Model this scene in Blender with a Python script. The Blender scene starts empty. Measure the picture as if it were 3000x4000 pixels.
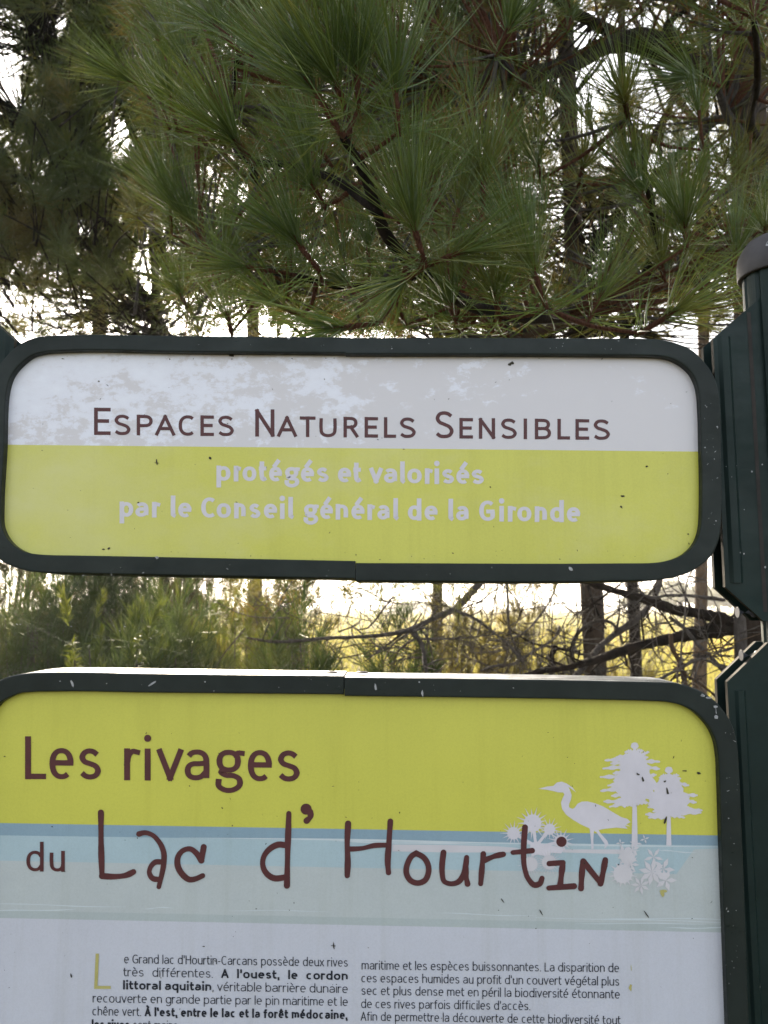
import bpy, math
import numpy as np
from mathutils import Vector
from mathutils.geometry import tessellate_polygon

R = math.radians
rng = np.random.default_rng(7)
SC = bpy.context.scene
COL = SC.collection

# ------------------------------------------------------------------ camera
F = 3122.0                                   # focal length in photo pixels (3000 x 4000)
PITCH = math.atan(372.0 / F)
CAM = np.array([0.0, 0.0, 1.6])
D = 1.10                                     # distance of the sign plane
cam_d = bpy.data.cameras.new('camera')
cam_d.sensor_fit = 'VERTICAL'
cam_d.sensor_height = 34.6
cam_d.lens = F / 4000.0 * 34.6
cam_d.clip_start = 0.05
cam_d.clip_end = 3000
cam_d.dof.use_dof = True
cam_d.dof.focus_distance = 1.28
cam_d.dof.aperture_fstop = cam_d.lens / 3.6   # 3.6 mm pupil
cam_o = bpy.data.objects.new('camera', cam_d)
cam_o.location = CAM
cam_o.rotation_euler = (R(90) + PITCH, 0, 0)
COL.objects.link(cam_o)
SC.camera = cam_o

# ------------------------------------------------------------------ light
SUN_EL, SUN_AZ = R(20.5), R(-13.0)           # azimuth measured from +Y towards +X
SKY_STRENGTH, SUN_STRENGTH, EXPOSURE = 0.15, 4.8, 1.9
world = bpy.data.worlds.new("World")
SC.world = world
world.use_nodes = True
wn, wl = world.node_tree.nodes, world.node_tree.links
sky = wn.new('ShaderNodeTexSky')
sky.sky_type = 'NISHITA'
sky.sun_disc = False
sky.sun_elevation = SUN_EL
sky.sun_rotation = SUN_AZ
sky.air_density = 1.0
sky.dust_density = 2.5
sky.ozone_density = 0.6
hsv = wn.new('ShaderNodeHueSaturation')
hsv.inputs['Saturation'].default_value = 0.42
wl.new(sky.outputs[0], hsv.inputs['Color'])
wl.new(hsv.outputs[0], wn['Background'].inputs['Color'])
wn['Background'].inputs['Strength'].default_value = SKY_STRENGTH
sun_d = bpy.data.lights.new('sun', 'SUN')
sun_d.energy = SUN_STRENGTH
sun_d.angle = R(0.5)
sun_d.color = (1.0, 0.86, 0.66)
sun_o = bpy.data.objects.new('sun', sun_d)
sdir = Vector((math.sin(SUN_AZ) * math.cos(SUN_EL), math.cos(SUN_AZ) * math.cos(SUN_EL), math.sin(SUN_EL)))
sun_o.rotation_euler = sdir.to_track_quat('Z', 'Y').to_euler()
sun_o.location = (0, 0, 30)
COL.objects.link(sun_o)
SC.view_settings.view_transform = 'Standard'
SC.view_settings.look = 'None'
SC.view_settings.exposure = EXPOSURE
SC.view_settings.gamma = 1.0
SC.cycles.max_bounces = 8
SC.cycles.transparent_max_bounces = 8

# ------------------------------------------------------------------ rays and planes
cp, sp = math.cos(PITCH), math.sin(PITCH)
def P(px, py, d):
    """3-D point seen at photo pixel (px, py) at forward distance y = d"""
    a, b = (px - 1500.0) / F, (2000.0 - py) / F
    v = np.array([a, cp - b * sp, sp + b * cp])
    return CAM + v * (d / v[1])
def px_at(w, d):
    return w / F * d                          # width in pixels -> metres
def project(p):
    q = np.asarray(p) - CAM
    z = q[..., 1] * cp + q[..., 2] * sp
    u = -q[..., 1] * sp + q[..., 2] * cp
    return 1500 + q[..., 0] / z * F, 2000 - u / z * F

# ------------------------------------------------------------------ materials
def mat(name):
    m = bpy.data.materials.new(name)
    m.use_nodes = True
    return m, m.node_tree.nodes, m.node_tree.links, m.node_tree.nodes['Principled BSDF']
def objcoord(n, l, scale=(1, 1, 1)):
    tc = n.new('ShaderNodeTexCoord')
    mp = n.new('ShaderNodeMapping')
    mp.inputs['Scale'].default_value = scale
    l.new(tc.outputs['Object'], mp.inputs['Vector'])
    return mp.outputs['Vector']
def noise(n, l, vec, scale, detail=4, rough=0.6):
    t = n.new('ShaderNodeTexNoise')
    t.inputs['Scale'].default_value = scale
    t.inputs['Detail'].default_value = detail
    t.inputs['Roughness'].default_value = rough
    l.new(vec, t.inputs['Vector'])
    return t.outputs['Fac']
def ramp(n, l, fac, stops):
    r = n.new('ShaderNodeValToRGB')
    e = r.color_ramp.elements
    while len(e) < len(stops): e.new(0.5)
    for k, (p, c) in enumerate(stops):
        e[k].position = p
        e[k].color = (*c, 1)
    l.new(fac, r.inputs['Fac'])
    return r.outputs['Color']
def rough_var(m, lo, hi, scale):
    n, l = m.node_tree.nodes, m.node_tree.links; b = n['Principled BSDF']
    r = n.new('ShaderNodeMapRange'); r.inputs['From Min'].default_value = .35; r.inputs['From Max'].default_value = .65
    r.inputs['To Min'].default_value = lo; r.inputs['To Max'].default_value = hi
    l.new(noise(n, l, objcoord(n, l, (1, 1, 2.5)), scale, 7, .75), r.inputs['Value']); l.new(r.outputs[0], b.inputs['Roughness'])
def bump(n, l, b, h, strength, dist):
    k = n.new('ShaderNodeBump')
    k.inputs['Strength'].default_value = strength
    k.inputs['Distance'].default_value = dist
    l.new(h, k.inputs['Height'])
    l.new(k.outputs[0], b.inputs['Normal'])

def plain(name, c, rough=0.5, var=0.12, scale=30, spec=0.5, bmp=0.0, metal=0.0):
    m, n, l, b = mat(name)
    v = objcoord(n, l)
    f = noise(n, l, v, scale, 5, 0.65)
    lo = tuple(x * (1 - var) for x in c); hi = tuple(min(1, x * (1 + var)) for x in c)
    l.new(ramp(n, l, f, [(0.3, lo), (0.7, hi)]), b.inputs['Base Color'])
    b.inputs['Roughness'].default_value = rough
    b.inputs['Specular IOR Level'].default_value = spec
    b.inputs['Metallic'].default_value = metal
    if bmp: bump(n, l, b, noise(n, l, v, scale * 12, 3), 0.3, bmp)
    return m

def needle_mat(name, stops, transl=0.4, rough=0.42, scale=3.0):
    m, n, l, b = mat(name)
    v = objcoord(n, l)
    f = noise(n, l, v, scale, 3, 0.7)
    c = ramp(n, l, f, stops)
    l.new(c, b.inputs['Base Color'])
    b.inputs['Roughness'].default_value = rough
    b.inputs['Specular IOR Level'].default_value = 0.4
    tr = n.new('ShaderNodeBsdfTranslucent')
    g = n.new('ShaderNodeMix'); g.data_type = 'RGBA'; g.blend_type = 'MULTIPLY'
    g.inputs['Factor'].default_value = 1
    l.new(c, g.inputs['A']); g.inputs['B'].default_value = (2.3, 1.9, 0.9, 1)
    l.new(g.outputs['Result'], tr.inputs['Color'])
    mx = n.new('ShaderNodeMixShader'); mx.inputs[0].default_value = transl
    l.new(b.outputs[0], mx.inputs[1]); l.new(tr.outputs[0], mx.inputs[2])
    l.new(mx.outputs[0], n['Material Output'].inputs['Surface'])
    return m

def bark_mat(name, c1, c2, scale=14):
    m, n, l, b = mat(name)
    v = objcoord(n, l, (1, 1, 0.28))
    f = noise(n, l, v, scale, 8, 0.75)
    l.new(ramp(n, l, f, [(0.35, c1), (0.65, c2)]), b.inputs['Base Color'])
    b.inputs['Roughness'].default_value = 0.9
    b.inputs['Specular IOR Level'].default_value = 0.15
    bump(n, l, b, noise(n, l, v, scale * 2.2, 8, 0.8), 0.9, 0.02)
    return m

M = {}
M['paint'] = plain('dark green painted aluminium', (0.016, 0.021, 0.019), 0.38, 0.22, 18, 0.16, 0.0004)
rough_var(M['paint'], .26, .6, 9)
M['paint_in'] = plain('dark seal', (0.03, 0.026, 0.024), 0.7, 0.3, 40, 0.2)
M['plate'] = plain('dark green plate', (0.010, 0.020, 0.018), 0.42, 0.25, 14, 0.16, 0.0004)
rough_var(M['plate'], .3, .6, 9)
M['edge'] = plain('shade toned plate edge', (0.020, 0.018, 0.013), 0.7, 0.5, 120, 0.08)  # edge colour lowered to stand in for partial shade
M['cap'] = plain('grey plastic', (0.058, 0.054, 0.057), 0.6, 0.25, 25, 0.25, 0.0002)
M['dropping'] = plain('pale dropping', (0.30, 0.30, 0.31), 0.9, 0.4, 200, 0.2)
M['screw'] = plain('zinc screw', (0.045, 0.048, 0.060), 0.5, 0.3, 150, 0.3, 0, 0)  # dark base colour stands in for the trunk's shade on the screws
M['maroon'] = plain('maroon print', (0.072, 0.0165, 0.0185), 0.5, 0.16, 60, 0.4)
M['ink'] = plain('black print', (0.012, 0.014, 0.022), 0.55, 0.1, 60, 0.3)
M['olive'] = plain('olive print', (0.40, 0.36, 0.13), 0.5, 0.1, 60, 0.3)
M['pale'] = plain('pale lilac print', (0.56, 0.53, 0.58), 0.5, 0.05, 40, 0.4)
M['pale2'] = plain('pale blue white print', (0.50, 0.55, 0.58), 0.5, 0.05, 40, 0.4)
M['pinkish'] = plain('faded pinkish print', (0.52, 0.50, 0.53), 0.5, 0.07, 14, 0.4)
M['speck'] = plain('dirt specks', (0.05, 0.045, 0.035), 0.9, 0.5, 300, 0.1)
M['silk'] = plain('spider silk', (0.075, 0.073, 0.065), 0.6, 0.05, 30, 0.05)
def print_mat(name, c, var=0.05, scale=9):
    m, n, l, b = mat(name)
    v = objcoord(n, l)
    f = noise(n, l, v, scale, 6, 0.7)
    f2 = noise(n, l, v, 420, 3, 0.7)
    lo = tuple(x * (1 - var) for x in c); hi = tuple(min(1, x * (1 + var)) for x in c)
    c1 = ramp(n, l, f, [(0.3, lo), (0.7, hi)])
    mx = n.new('ShaderNodeMix'); mx.data_type = 'RGBA'; mx.blend_type = 'MULTIPLY'
    mx.inputs['Factor'].default_value = 1
    l.new(c1, mx.inputs['A'])
    l.new(ramp(n, l, f2, [(0.3, (0.93, 0.93, 0.93)), (0.6, (1, 1, 1))]), mx.inputs['B'])
    st = noise(n, l, objcoord(n, l, (38, 38, 1.6)), 1.0, 5, 0.7)
    m2 = n.new('ShaderNodeMix'); m2.data_type = 'RGBA'; m2.blend_type = 'MULTIPLY'
    m2.inputs['Factor'].default_value = 1
    l.new(mx.outputs['Result'], m2.inputs['A'])
    l.new(ramp(n, l, st, [(0.28, (0.93, 0.925, 0.90)), (0.5, (1, 1, 1))]), m2.inputs['B'])
    l.new(m2.outputs['Result'], b.inputs['Base Color'])
    b.inputs['Roughness'].default_value = 0.38
    b.inputs['Specular IOR Level'].default_value = 0.45
    bump(n, l, b, noise(n, l, v, 160, 4, 0.7), 0.12, 0.0006)
    return m
M['yellow'] = print_mat('lime yellow print', (0.53, 0.515, 0.080), 0.045, 5)
def faded_yellow():
    m = M['yellow'].copy(); m.name = 'sun faded lime print'
    n, l = m.node_tree.nodes, m.node_tree.links; b = n['Principled BSDF']
    src = b.inputs['Base Color'].links[0].from_socket
    v = objcoord(n, l)
    sx = n.new('ShaderNodeSeparateXYZ'); l.new(v, sx.inputs[0])
    mr = n.new('ShaderNodeMapRange'); mr.inputs['From Min'].default_value = -.52; mr.inputs['From Max'].default_value = .05
    mr.inputs['To Min'].default_value = .34; mr.inputs['To Max'].default_value = -.02
    l.new(sx.outputs['X'], mr.inputs['Value'])
    a = n.new('ShaderNodeMath'); a.operation = 'MULTIPLY_ADD'
    l.new(noise(n, l, objcoord(n, l, (1, 1, 1.5)), 6, 6, .65), a.inputs[0]); a.inputs[1].default_value = 1.5; a.inputs[2].default_value = -.72
    c = n.new('ShaderNodeMath'); c.operation = 'ADD'; c.use_clamp = True
    l.new(a.outputs[0], c.inputs[0]); l.new(mr.outputs[0], c.inputs[1])
    mx = n.new('ShaderNodeMix'); mx.data_type = 'RGBA'
    l.new(c.outputs[0], mx.inputs['Factor']); l.new(src, mx.inputs['A']); mx.inputs['B'].default_value = (.56, .54, .26, 1)
    l.new(mx.outputs['Result'], b.inputs['Base Color'])
    return m
M['yellow_faded'] = faded_yellow()
M['blue_dark'] = print_mat('grey blue print', (0.225, 0.325, 0.40), 0.05)
M['blue_light'] = print_mat('light blue print', (0.36, 0.465, 0.515), 0.05)
M['grey_green'] = print_mat('pale grey green print', (0.435, 0.47, 0.48), 0.05)
M['grey_green_2'] = print_mat('grey green print', (0.385, 0.43, 0.44), 0.05)
M['paper'] = print_mat('bluish white print', (0.50, 0.51, 0.575), 0.04)
def header_white():
    m, n, l, b = mat('peeling lilac white print')
    v = objcoord(n, l)
    f1 = noise(n, l, objcoord(n, l, (1, 1, 1.6)), 26, 8, 0.72)
    f0 = noise(n, l, v, 7, 2, 0.5)
    sx = n.new('ShaderNodeSeparateXYZ'); l.new(v, sx.inputs[0])
    mr = n.new('ShaderNodeMapRange')
    mr.inputs['From Min'].default_value = -0.55; mr.inputs['From Max'].default_value = 0.28
    mr.inputs['To Min'].default_value = 0.13; mr.inputs['To Max'].default_value = -0.10
    l.new(sx.outputs['X'], mr.inputs['Value'])
    mz = n.new('ShaderNodeMapRange')
    mz.inputs['From Min'].default_value = 1.80; mz.inputs['From Max'].default_value = 1.90
    mz.inputs['To Min'].default_value = -0.14; mz.inputs['To Max'].default_value = 0.02
    l.new(sx.outputs['Z'], mz.inputs['Value'])
    a = n.new('ShaderNodeMath'); a.operation = 'ADD'; l.new(f1, a.inputs[0]); l.new(mr.outputs[0], a.inputs[1])
    a2 = n.new('ShaderNodeMath'); a2.operation = 'ADD'; l.new(a.outputs[0], a2.inputs[0]); l.new(mz.outputs[0], a2.inputs[1])
    h = n.new('ShaderNodeMath'); h.operation = 'MULTIPLY_ADD'; l.new(f0, h.inputs[0]); h.inputs[1].default_value = 0.35
    l.new(a2.outputs[0], h.inputs[2])
    c = ramp(n, l, h.outputs[0], [(0.0, (0.55, 0.525, 0.55)), (0.675, (0.57, 0.545, 0.57)), (0.745, (0.67, 0.67, 0.74)), (1, (0.72, 0.73, 0.80))])
    l.new(c, b.inputs['Base Color'])
    b.inputs['Roughness'].default_value = 0.4
    b.inputs['Specular IOR Level'].default_value = 0.45
    return m
M['header_white'] = header_white()

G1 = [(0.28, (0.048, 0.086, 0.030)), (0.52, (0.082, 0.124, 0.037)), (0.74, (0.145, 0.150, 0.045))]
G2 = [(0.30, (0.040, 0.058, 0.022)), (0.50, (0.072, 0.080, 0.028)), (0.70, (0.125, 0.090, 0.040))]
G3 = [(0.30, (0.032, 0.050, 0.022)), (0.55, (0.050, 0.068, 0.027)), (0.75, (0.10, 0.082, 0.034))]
GY = [(0.30, (0.045, 0.075, 0.02)), (0.55, (0.085, 0.11, 0.026)), (0.75, (0.13, 0.12, 0.035))]
M['needle'] = needle_mat('green pine needles', G1, 0.3, 0.34, 5)
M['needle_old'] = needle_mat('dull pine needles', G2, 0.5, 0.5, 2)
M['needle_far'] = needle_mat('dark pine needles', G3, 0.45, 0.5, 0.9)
M['needle_bush'] = needle_mat('young pine needles', [(0.3, (0.028, 0.052, 0.020)), (0.55, (0.046, 0.074, 0.024)), (0.78, (0.085, 0.088, 0.030))], 0.26, 0.5, 1.6)
M['needle_far'] = needle_mat('veil lightened pine needles', [(p, tuple(q*1.4 for q in c)) for p, c in G3], 0.5, 0.5, 0.9)  # needle colours lightened to imitate the hazy veil over the left pine
M['needle_dry'] = needle_mat('dry brown needles', [(0.3, (0.11, 0.06, 0.03)), (0.7, (0.17, 0.10, 0.05))], 0.3, 0.6, 4)
M['gorse'] = needle_mat('gorse spines', GY, 0.35, 0.5, 2.5)
M['scrub'] = needle_mat('brownish scrub', [(0.3, (0.04, 0.045, 0.018)), (0.6, (0.08, 0.075, 0.03)), (0.8, (0.12, 0.09, 0.045))], 0.35, 0.6, 2.5)
M['far_leaf'] = needle_mat('far foliage', [(0.3, (0.05, 0.065, 0.03)), (0.7, (0.09, 0.10, 0.045))], 0.3, 0.6, 0.3)
M['grass'] = needle_mat('marsh grass', [(0.30, (0.085, 0.105, 0.036)), (0.52, (0.145, 0.152, 0.055)), (0.72, (0.25, 0.225, 0.11))], 0.5, 0.6, 0.12)
M['bark'] = bark_mat('dark pine bark', (0.008, 0.006, 0.005), (0.034, 0.023, 0.018))
M['bark_mid'] = bark_mat('scaly pine bark', (0.018, 0.013, 0.010), (0.075, 0.052, 0.040), 9)
M['bark_brown'] = bark_mat('brown pine bark', (0.045, 0.028, 0.018), (0.13, 0.085, 0.055))
M['twig'] = bark_mat('grey twig', (0.05, 0.042, 0.038), (0.15, 0.13, 0.12), 60)
M['shoot'] = bark_mat('reddish shoot', (0.07, 0.028, 0.017), (0.21, 0.092, 0.058), 220)
M['cone'] = bark_mat('pine cone', (0.02, 0.014, 0.012), (0.07, 0.045, 0.03), 90)

def ground_mat():
    m, n, l, b = mat('marsh ground')
    v = objcoord(n, l)
    f = noise(n, l, v, 0.35, 8, 0.7)
    l.new(ramp(n, l, f, [(0.3, (0.07, 0.055, 0.028)), (0.5, (0.14, 0.12, 0.045)), (0.7, (0.20, 0.17, 0.075))]), b.inputs['Base Color'])
    b.inputs['Roughness'].default_value = 1
    b.inputs['Specular IOR Level'].default_value = 0.05
    bump(n, l, b, noise(n, l, v, 3, 8, 0.8), 1.0, 0.15)
    return m
M['ground'] = ground_mat()

# ------------------------------------------------------------------ object helpers
def link(name, me, parent=None, mats=()):
    for m in mats: me.materials.append(m)
    o = bpy.data.objects.new(name, me)
    COL.objects.link(o)
    if parent is not None:
        o.parent = parent
        o.location = -Vector(parent.location)
    return o
def tag(o, label=None, cat=None, group=None, kind=None):
    if label: o['label'] = label
    if cat: o['category'] = cat
    if group: o['group'] = group
    if kind: o['kind'] = kind
    return o
def thing(name, label, cat, loc=(0, 0, 0), group=None):
    o = bpy.data.objects.new(name, None)
    o.empty_display_size = 0.1
    o.location = loc
    COL.objects.link(o)
    return tag(o, label, cat, group)
class MB:
    def __init__(s): s.v = []; s.f = []; s.m = []; s.sm = []
    def add(s, v, f, mi=0, smooth=False):
        o = len(s.v)
        s.v += [tuple(float(c) for c in p) for p in v]
        for q in f:
            s.f.append(tuple(int(i) + o for i in q)); s.m.append(mi); s.sm.append(smooth)
    def build(s, name, mats, parent=None):
        me = bpy.data.meshes.new(name)
        me.from_pydata(s.v, [], s.f)
        for p, mi, sm in zip(me.polygons, s.m, s.sm):
            p.material_index = mi; p.use_smooth = sm
        me.update()
        return link(name, me, parent, mats if isinstance(mats, (list, tuple)) else [mats])
def fast(name, V, Q, mats, parent=None, mi=None, smooth=True):
    """numpy quads -> object"""
    me = bpy.data.meshes.new(name)
    V = np.ascontiguousarray(V, dtype=np.float32); Q = np.ascontiguousarray(Q, dtype=np.int32)
    me.vertices.add(len(V)); me.vertices.foreach_set('co', V.ravel())
    me.loops.add(Q.size); me.loops.foreach_set('vertex_index', Q.ravel())
    me.polygons.add(len(Q))
    me.polygons.foreach_set('loop_start', np.arange(0, Q.size, Q.shape[1], dtype=np.int32))
    if mi is not None: me.polygons.foreach_set('material_index', np.ascontiguousarray(mi, dtype=np.int32))
    me.polygons.foreach_set('use_smooth', np.full(len(Q), smooth))
    me.update(calc_edges=True)
    me.validate()
    return link(name, me, parent, mats if isinstance(mats, (list, tuple)) else [mats])

def spline(pts, per=6):
    p = np.array(pts, float)
    if len(p) < 3:
        t = np.linspace(0, 1, per + 1)[:, None]
        return p[0] * (1 - t) + p[-1] * t
    ch = np.maximum(np.linalg.norm(np.diff(p[:, :min(3, p.shape[1])], axis=0), axis=1), 1e-9)
    s = np.diff(p, axis=0) / ch[:, None]
    m = np.empty_like(p)
    m[1:-1] = (s[:-1] * ch[1:, None] + s[1:] * ch[:-1, None]) / (ch[:-1] + ch[1:])[:, None]
    m[0] = s[0]; m[-1] = s[-1]
    out = []
    for i in range(len(p) - 1):
        t = np.linspace(0, 1, per, endpoint=False)[:, None]
        h = ch[i]
        out.append((2*t**3 - 3*t**2 + 1) * p[i] + (t**3 - 2*t**2 + t) * h * m[i] + (-2*t**3 + 3*t**2) * p[i+1] + (t**3 - t**2) * h * m[i+1])
    out.append(p[-1:])
    return np.vstack(out)
def unit(a):
    return a / np.maximum(np.linalg.norm(a, axis=-1, keepdims=True), 1e-9)
def tube(mb, pts, rad, sides=8, mi=0, per=5, wob=0.0, cap=True, smooth=True):
    """pts: (n,3) control points, rad: radii per control point"""
    pr = spline(np.column_stack([np.array(pts, float), np.broadcast_to(rad, len(pts))]), per)
    c, r = pr[:, :3], np.maximum(pr[:, 3], 1e-5)
    n = len(c)
    tg = unit(np.gradient(c, axis=0))
    ref = np.array([0.31, 0.17, 0.93]) if abs(tg[0, 2]) < 0.8 else np.array([0.95, 0.2, 0.1])
    u = unit(np.cross(tg, ref)); w = np.cross(tg, u)
    a = np.arange(sides) * 2 * math.pi / sides
    rr = r[:, None] * (1 + wob * rng.standard_normal((n, sides)))
    V = c[:, None] + rr[..., None] * (np.cos(a)[None, :, None] * u[:, None] + np.sin(a)[None, :, None] * w[:, None])
    V = V.reshape(-1, 3)
    f = []
    for i in range(n - 1):
        for k in range(sides):
            k2 = (k + 1) % sides
            f.append((i*sides + k, i*sides + k2, (i+1)*sides + k2, (i+1)*sides + k))
    if cap:
        f.append(tuple(range(sides))[::-1]); f.append(tuple((n-1)*sides + k for k in range(sides)))
    mb.add(V, f, mi, smooth)

# ------------------------------------------------------------------ sign frames
def S(px, py, dep=0.0):
    return P(px, py, D + dep)
def frame_half(name, pairs, parent, per=5, back=0.088):
    pr = spline(np.array([(a[0], a[1], b[0], b[1]) for a, b in pairs], float), per)
    prof = [(0, .0135), (0, .0016), (0.03, .0004), (0.08, 0), (0.92, 0), (0.97, .0004), (1, .0018), (1, .020), (.95, .0205), (.95, .0235), (1, .024), (1, back), (0.1, back)]
    mb = MB(); V = []; n = len(pr); k = len(prof)
    for o in pr:
        for t, dep in prof:
            q = S(o[2] + (o[0]-o[2]) * t, o[3] + (o[1]-o[3]) * t, 0)
            q = q + np.array([0, dep, 0])
            V.append(q)
    f = [(i*k + j, i*k + j + 1, (i+1)*k + j + 1, (i+1)*k + j) for i in range(n-1) for j in range(k-1)]
    f.append(tuple(range(k))); f.append(tuple((n-1)*k + j for j in range(k))[::-1])
    mb.add(V, f)
    return mb.build(name, M['paint'], parent), pr
def clip_poly(poly, line, keep_below):
    """line: y as a function of x; keep the part below (larger y) or above"""
    out = []
    side = [(y - line(x)) * (1 if keep_below else -1) for x, y in poly]
    for i in range(len(poly)):
        j = (i + 1) % len(poly)
        if side[i] >= 0: out.append(poly[i])
        if side[i] * side[j] < 0:
            t = side[i] / (side[i] - side[j])
            out.append((poly[i][0] + t * (poly[j][0] - poly[i][0]), poly[i][1] + t * (poly[j][1] - poly[i][1])))
    return out
def flat(mb, poly, dep, mi=0):
    """filled polygon in sign pixels"""
    v = [S(x, y, dep) for x, y in poly]
    tris = tessellate_polygon([[Vector((x, -y, 0)) for x, y in poly]])
    ff = []
    for a, b, c in tris:
        (x1, y1), (x2, y2), (x3, y3) = poly[a], poly[b], poly[c]
        if (x2-x1)*(y3-y1) - (x3-x1)*(y2-y1) > 0: a, c = c, a
        ff.append((a, b, c))
    mb.add(v, ff, mi)
def lin(x0, y0, x1, y1):
    return lambda x: y0 + (y1 - y0) * (x - x0) / (x1 - x0)
PD = 0.0125                                   # recess of the printed face
LD = PD - 0.00075                              # lettering lies just proud of it

# ------------------------------------------------------------------ lettering: stroke glyphs
A_, C_, D_ = 1.42, 1.36, -0.40
def ell(cx, cy, rx, ry, a0, a1, n=13, p=2.3):
    a = np.radians(np.linspace(a0, a1, n))
    c, s = np.cos(a), np.sin(a)
    return [(cx + rx * np.sign(i) * abs(i) ** (2/p), cy + ry * np.sign(j) * abs(j) ** (2/p)) for i, j in zip(c, s)]
BOWL_S = ell(.5, .5, .5, .5, 50, 310)
GLY = {   # glyph: (width in x-heights, strokes); y: 0 baseline, 1 x-height, cap 1.36
 'a': (.78, [[(.06,.84)] + ell(.5,.66,.5,.34,125,0,9) + [(1,0)], [(1,.58),(.55,.55)] + ell(.42,.28,.42,.27,100,270,9) + [(.7,.05),(1,.26)]]),
 'b': (.84, [[(0,0),(0,A_)], ell(.5,.5,.5,.5,150,-150)]),
 'c': (.74, [ell(.55,.5,.55,.5,55,305)]),
 'd': (.84, [[(1,0),(1,A_)], ell(.5,.5,.5,.5,30,330)]),
 'e': (.80, [[(.04,.53),(1,.53)] , [(1,.53)] + ell(.5,.5,.5,.5,20,310,16)]),
 'f': (.52, [[(.95,1.37),(.62,1.37),(.4,1.2),(.4,.95),(.4,0)], [(0,1),(.95,1)]]),
 'g': (.84, [[(1,1),(1,-.1)] + ell(.5,-.1,.5,.3,-20,-150,7), ell(.5,.5,.5,.5,30,330)]),
 'G2': (.92, [ell(.45,.66,.38,.34,0,360,17), [(.72,.92),(.85,.98),(1,.97)], [(.25,.38),(.14,.24),(.3,.13),(.66,.10),(.88,-.02),(.9,-.2),(.62,-.36),(.28,-.36),(.04,-.24),(.04,-.02)]]),
 'h': (.78, [[(0,0),(0,A_)], [(0,.6)] + ell(.5,.62,.5,.38,150,0,8) + [(1,0)]]),
 'i': (.0, [[(0,0),(0,1)]]),
 'l': (.0, [[(0,0),(0,A_)]]),
 'l2': (.30, [[(0,A_),(0,.22),(.12,.04),(.75,.0)]]),
 'm': (1.26, [[(0,0),(0,1)], [(0,.6)] + ell(.25,.66,.25,.34,150,0,8) + [(.5,0)], [(.5,.6)] + ell(.75,.66,.25,.34,150,0,8) + [(1,0)]]),
 'n': (.78, [[(0,0),(0,1)], [(0,.6)] + ell(.5,.62,.5,.38,150,0,8) + [(1,0)]]),
 'o': (.86, [ell(.5,.5,.5,.5,0,360,25)]),
 'p': (.84, [[(0,D_),(0,1)], ell(.5,.5,.5,.5,150,-150)]),
 'q': (.84, [[(1,D_),(1,1)], ell(.5,.5,.5,.5,30,330)]),
 'r': (.50, [[(0,0),(0,1)], [(0,.55),(.22,.88),(.55,1.0),(1,.97)]]),
 's': (.70, [[(.92,.86),(.7,.97),(.45,1),(.16,.92),(.04,.74),(.16,.6),(.5,.51),(.86,.4),(.97,.24),(.84,.07),(.5,0),(.25,.03),(.02,.15)]]),
 't': (.50, [[(.3,1.30),(.3,.28),(.45,.06),(.75,0),(.98,.04)], [(0,1),(.95,1)]]),
 'u': (.78, [[(0,1)] + ell(.5,.38,.5,.38,180,330,8) + [(1,.4)], [(1,1),(1,0)]]),
 'v': (.80, [[(0,1),(.5,0)], [(.5,0),(1,1)]]),
 'x': (.76, [[(0,1),(1,0)], [(0,0),(1,1)]]),
 'A': (1.0, [[(0,0),(.5,C_)], [(.5,C_),(1,0)], [(.2,.42),(.8,.42)]]),
 'B': (.86, [[(0,0),(0,C_)], [(0,C_),(.5,C_)] + ell(.5,1.04,.42,.32,70,-70,7) + [(.5,.72),(0,.72)], [(.5,.72)] + ell(.5,.36,.5,.36,70,-70,7) + [(.5,0),(0,0)]]),
 'C': (.92, [ell(.58,.68,.58,.68,50,310,15)]),
 'E': (.74, [[(0,0),(0,C_)], [(0,C_),(1,C_)], [(0,.70),(.88,.70)], [(0,0),(1,0)]]),
 'G': (1.02, [ell(.56,.68,.56,.68,48,318,15) + [(1,.3),(1,.62)], [(.6,.62),(1,.62)]]),
 'H': (.96, [[(0,0),(0,C_)], [(1,0),(1,C_)], [(0,.70),(1,.70)]]),
 'I': (.0, [[(0,0),(0,C_)]]),
 'L': (.70, [[(0,0),(0,C_)], [(0,0),(1,0)]]),
 'N': (.96, [[(0,0),(0,C_)], [(0,C_),(1,0)], [(1,0),(1,C_)]]),
 'P': (.80, [[(0,0),(0,C_)], [(0,C_),(.5,C_)] + ell(.5,1.0,.5,.36,70,-70,7) + [(.5,.64),(0,.64)]]),
 'R': (.86, [[(0,0),(0,C_)], [(0,C_),(.45,C_)] + ell(.45,1.02,.47,.34,70,-70,7) + [(.45,.68),(0,.68)], [(.5,.68),(1,0)]]),
 'S': (.80, [[(.95,1.18),(.72,1.32),(.48,C_),(.16,1.27),(.04,1.04),(.16,.84),(.5,.70),(.86,.53),(.98,.32),(.85,.09),(.5,0),(.22,.03),(0,.17)]]),
 'T': (.88, [[(0,C_),(1,C_)], [(.5,0),(.5,C_)]]),
 'U': (.90, [[(0,C_)] + ell(.5,.45,.5,.45,180,360,11) + [(1,C_)]]),
 '.': (.0, [[(0,0),(0,.012)]]), ',': (.06, [[(1,.02),(0,-.22)]]), "'": (.05, [[(1,1.38),(0,1.08)]]), '-': (.36, [[(0,.5),(1,.5)]]),
}
ACC = {'é': ('e', [[(.42,1.2),(.75,1.45)]]), 'è': ('e', [[(.58,1.2),(.25,1.45)]]), 'ê': ('e', [[(.2,1.2),(.5,1.45)], [(.5,1.45),(.8,1.2)]]), 'À': ('A', [[(.62,1.56),(.35,1.78)]])}
SMOOTH = set('abcdefghmnopqrstuBCGPRSU') | {'G2', 'l2'}
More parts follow.
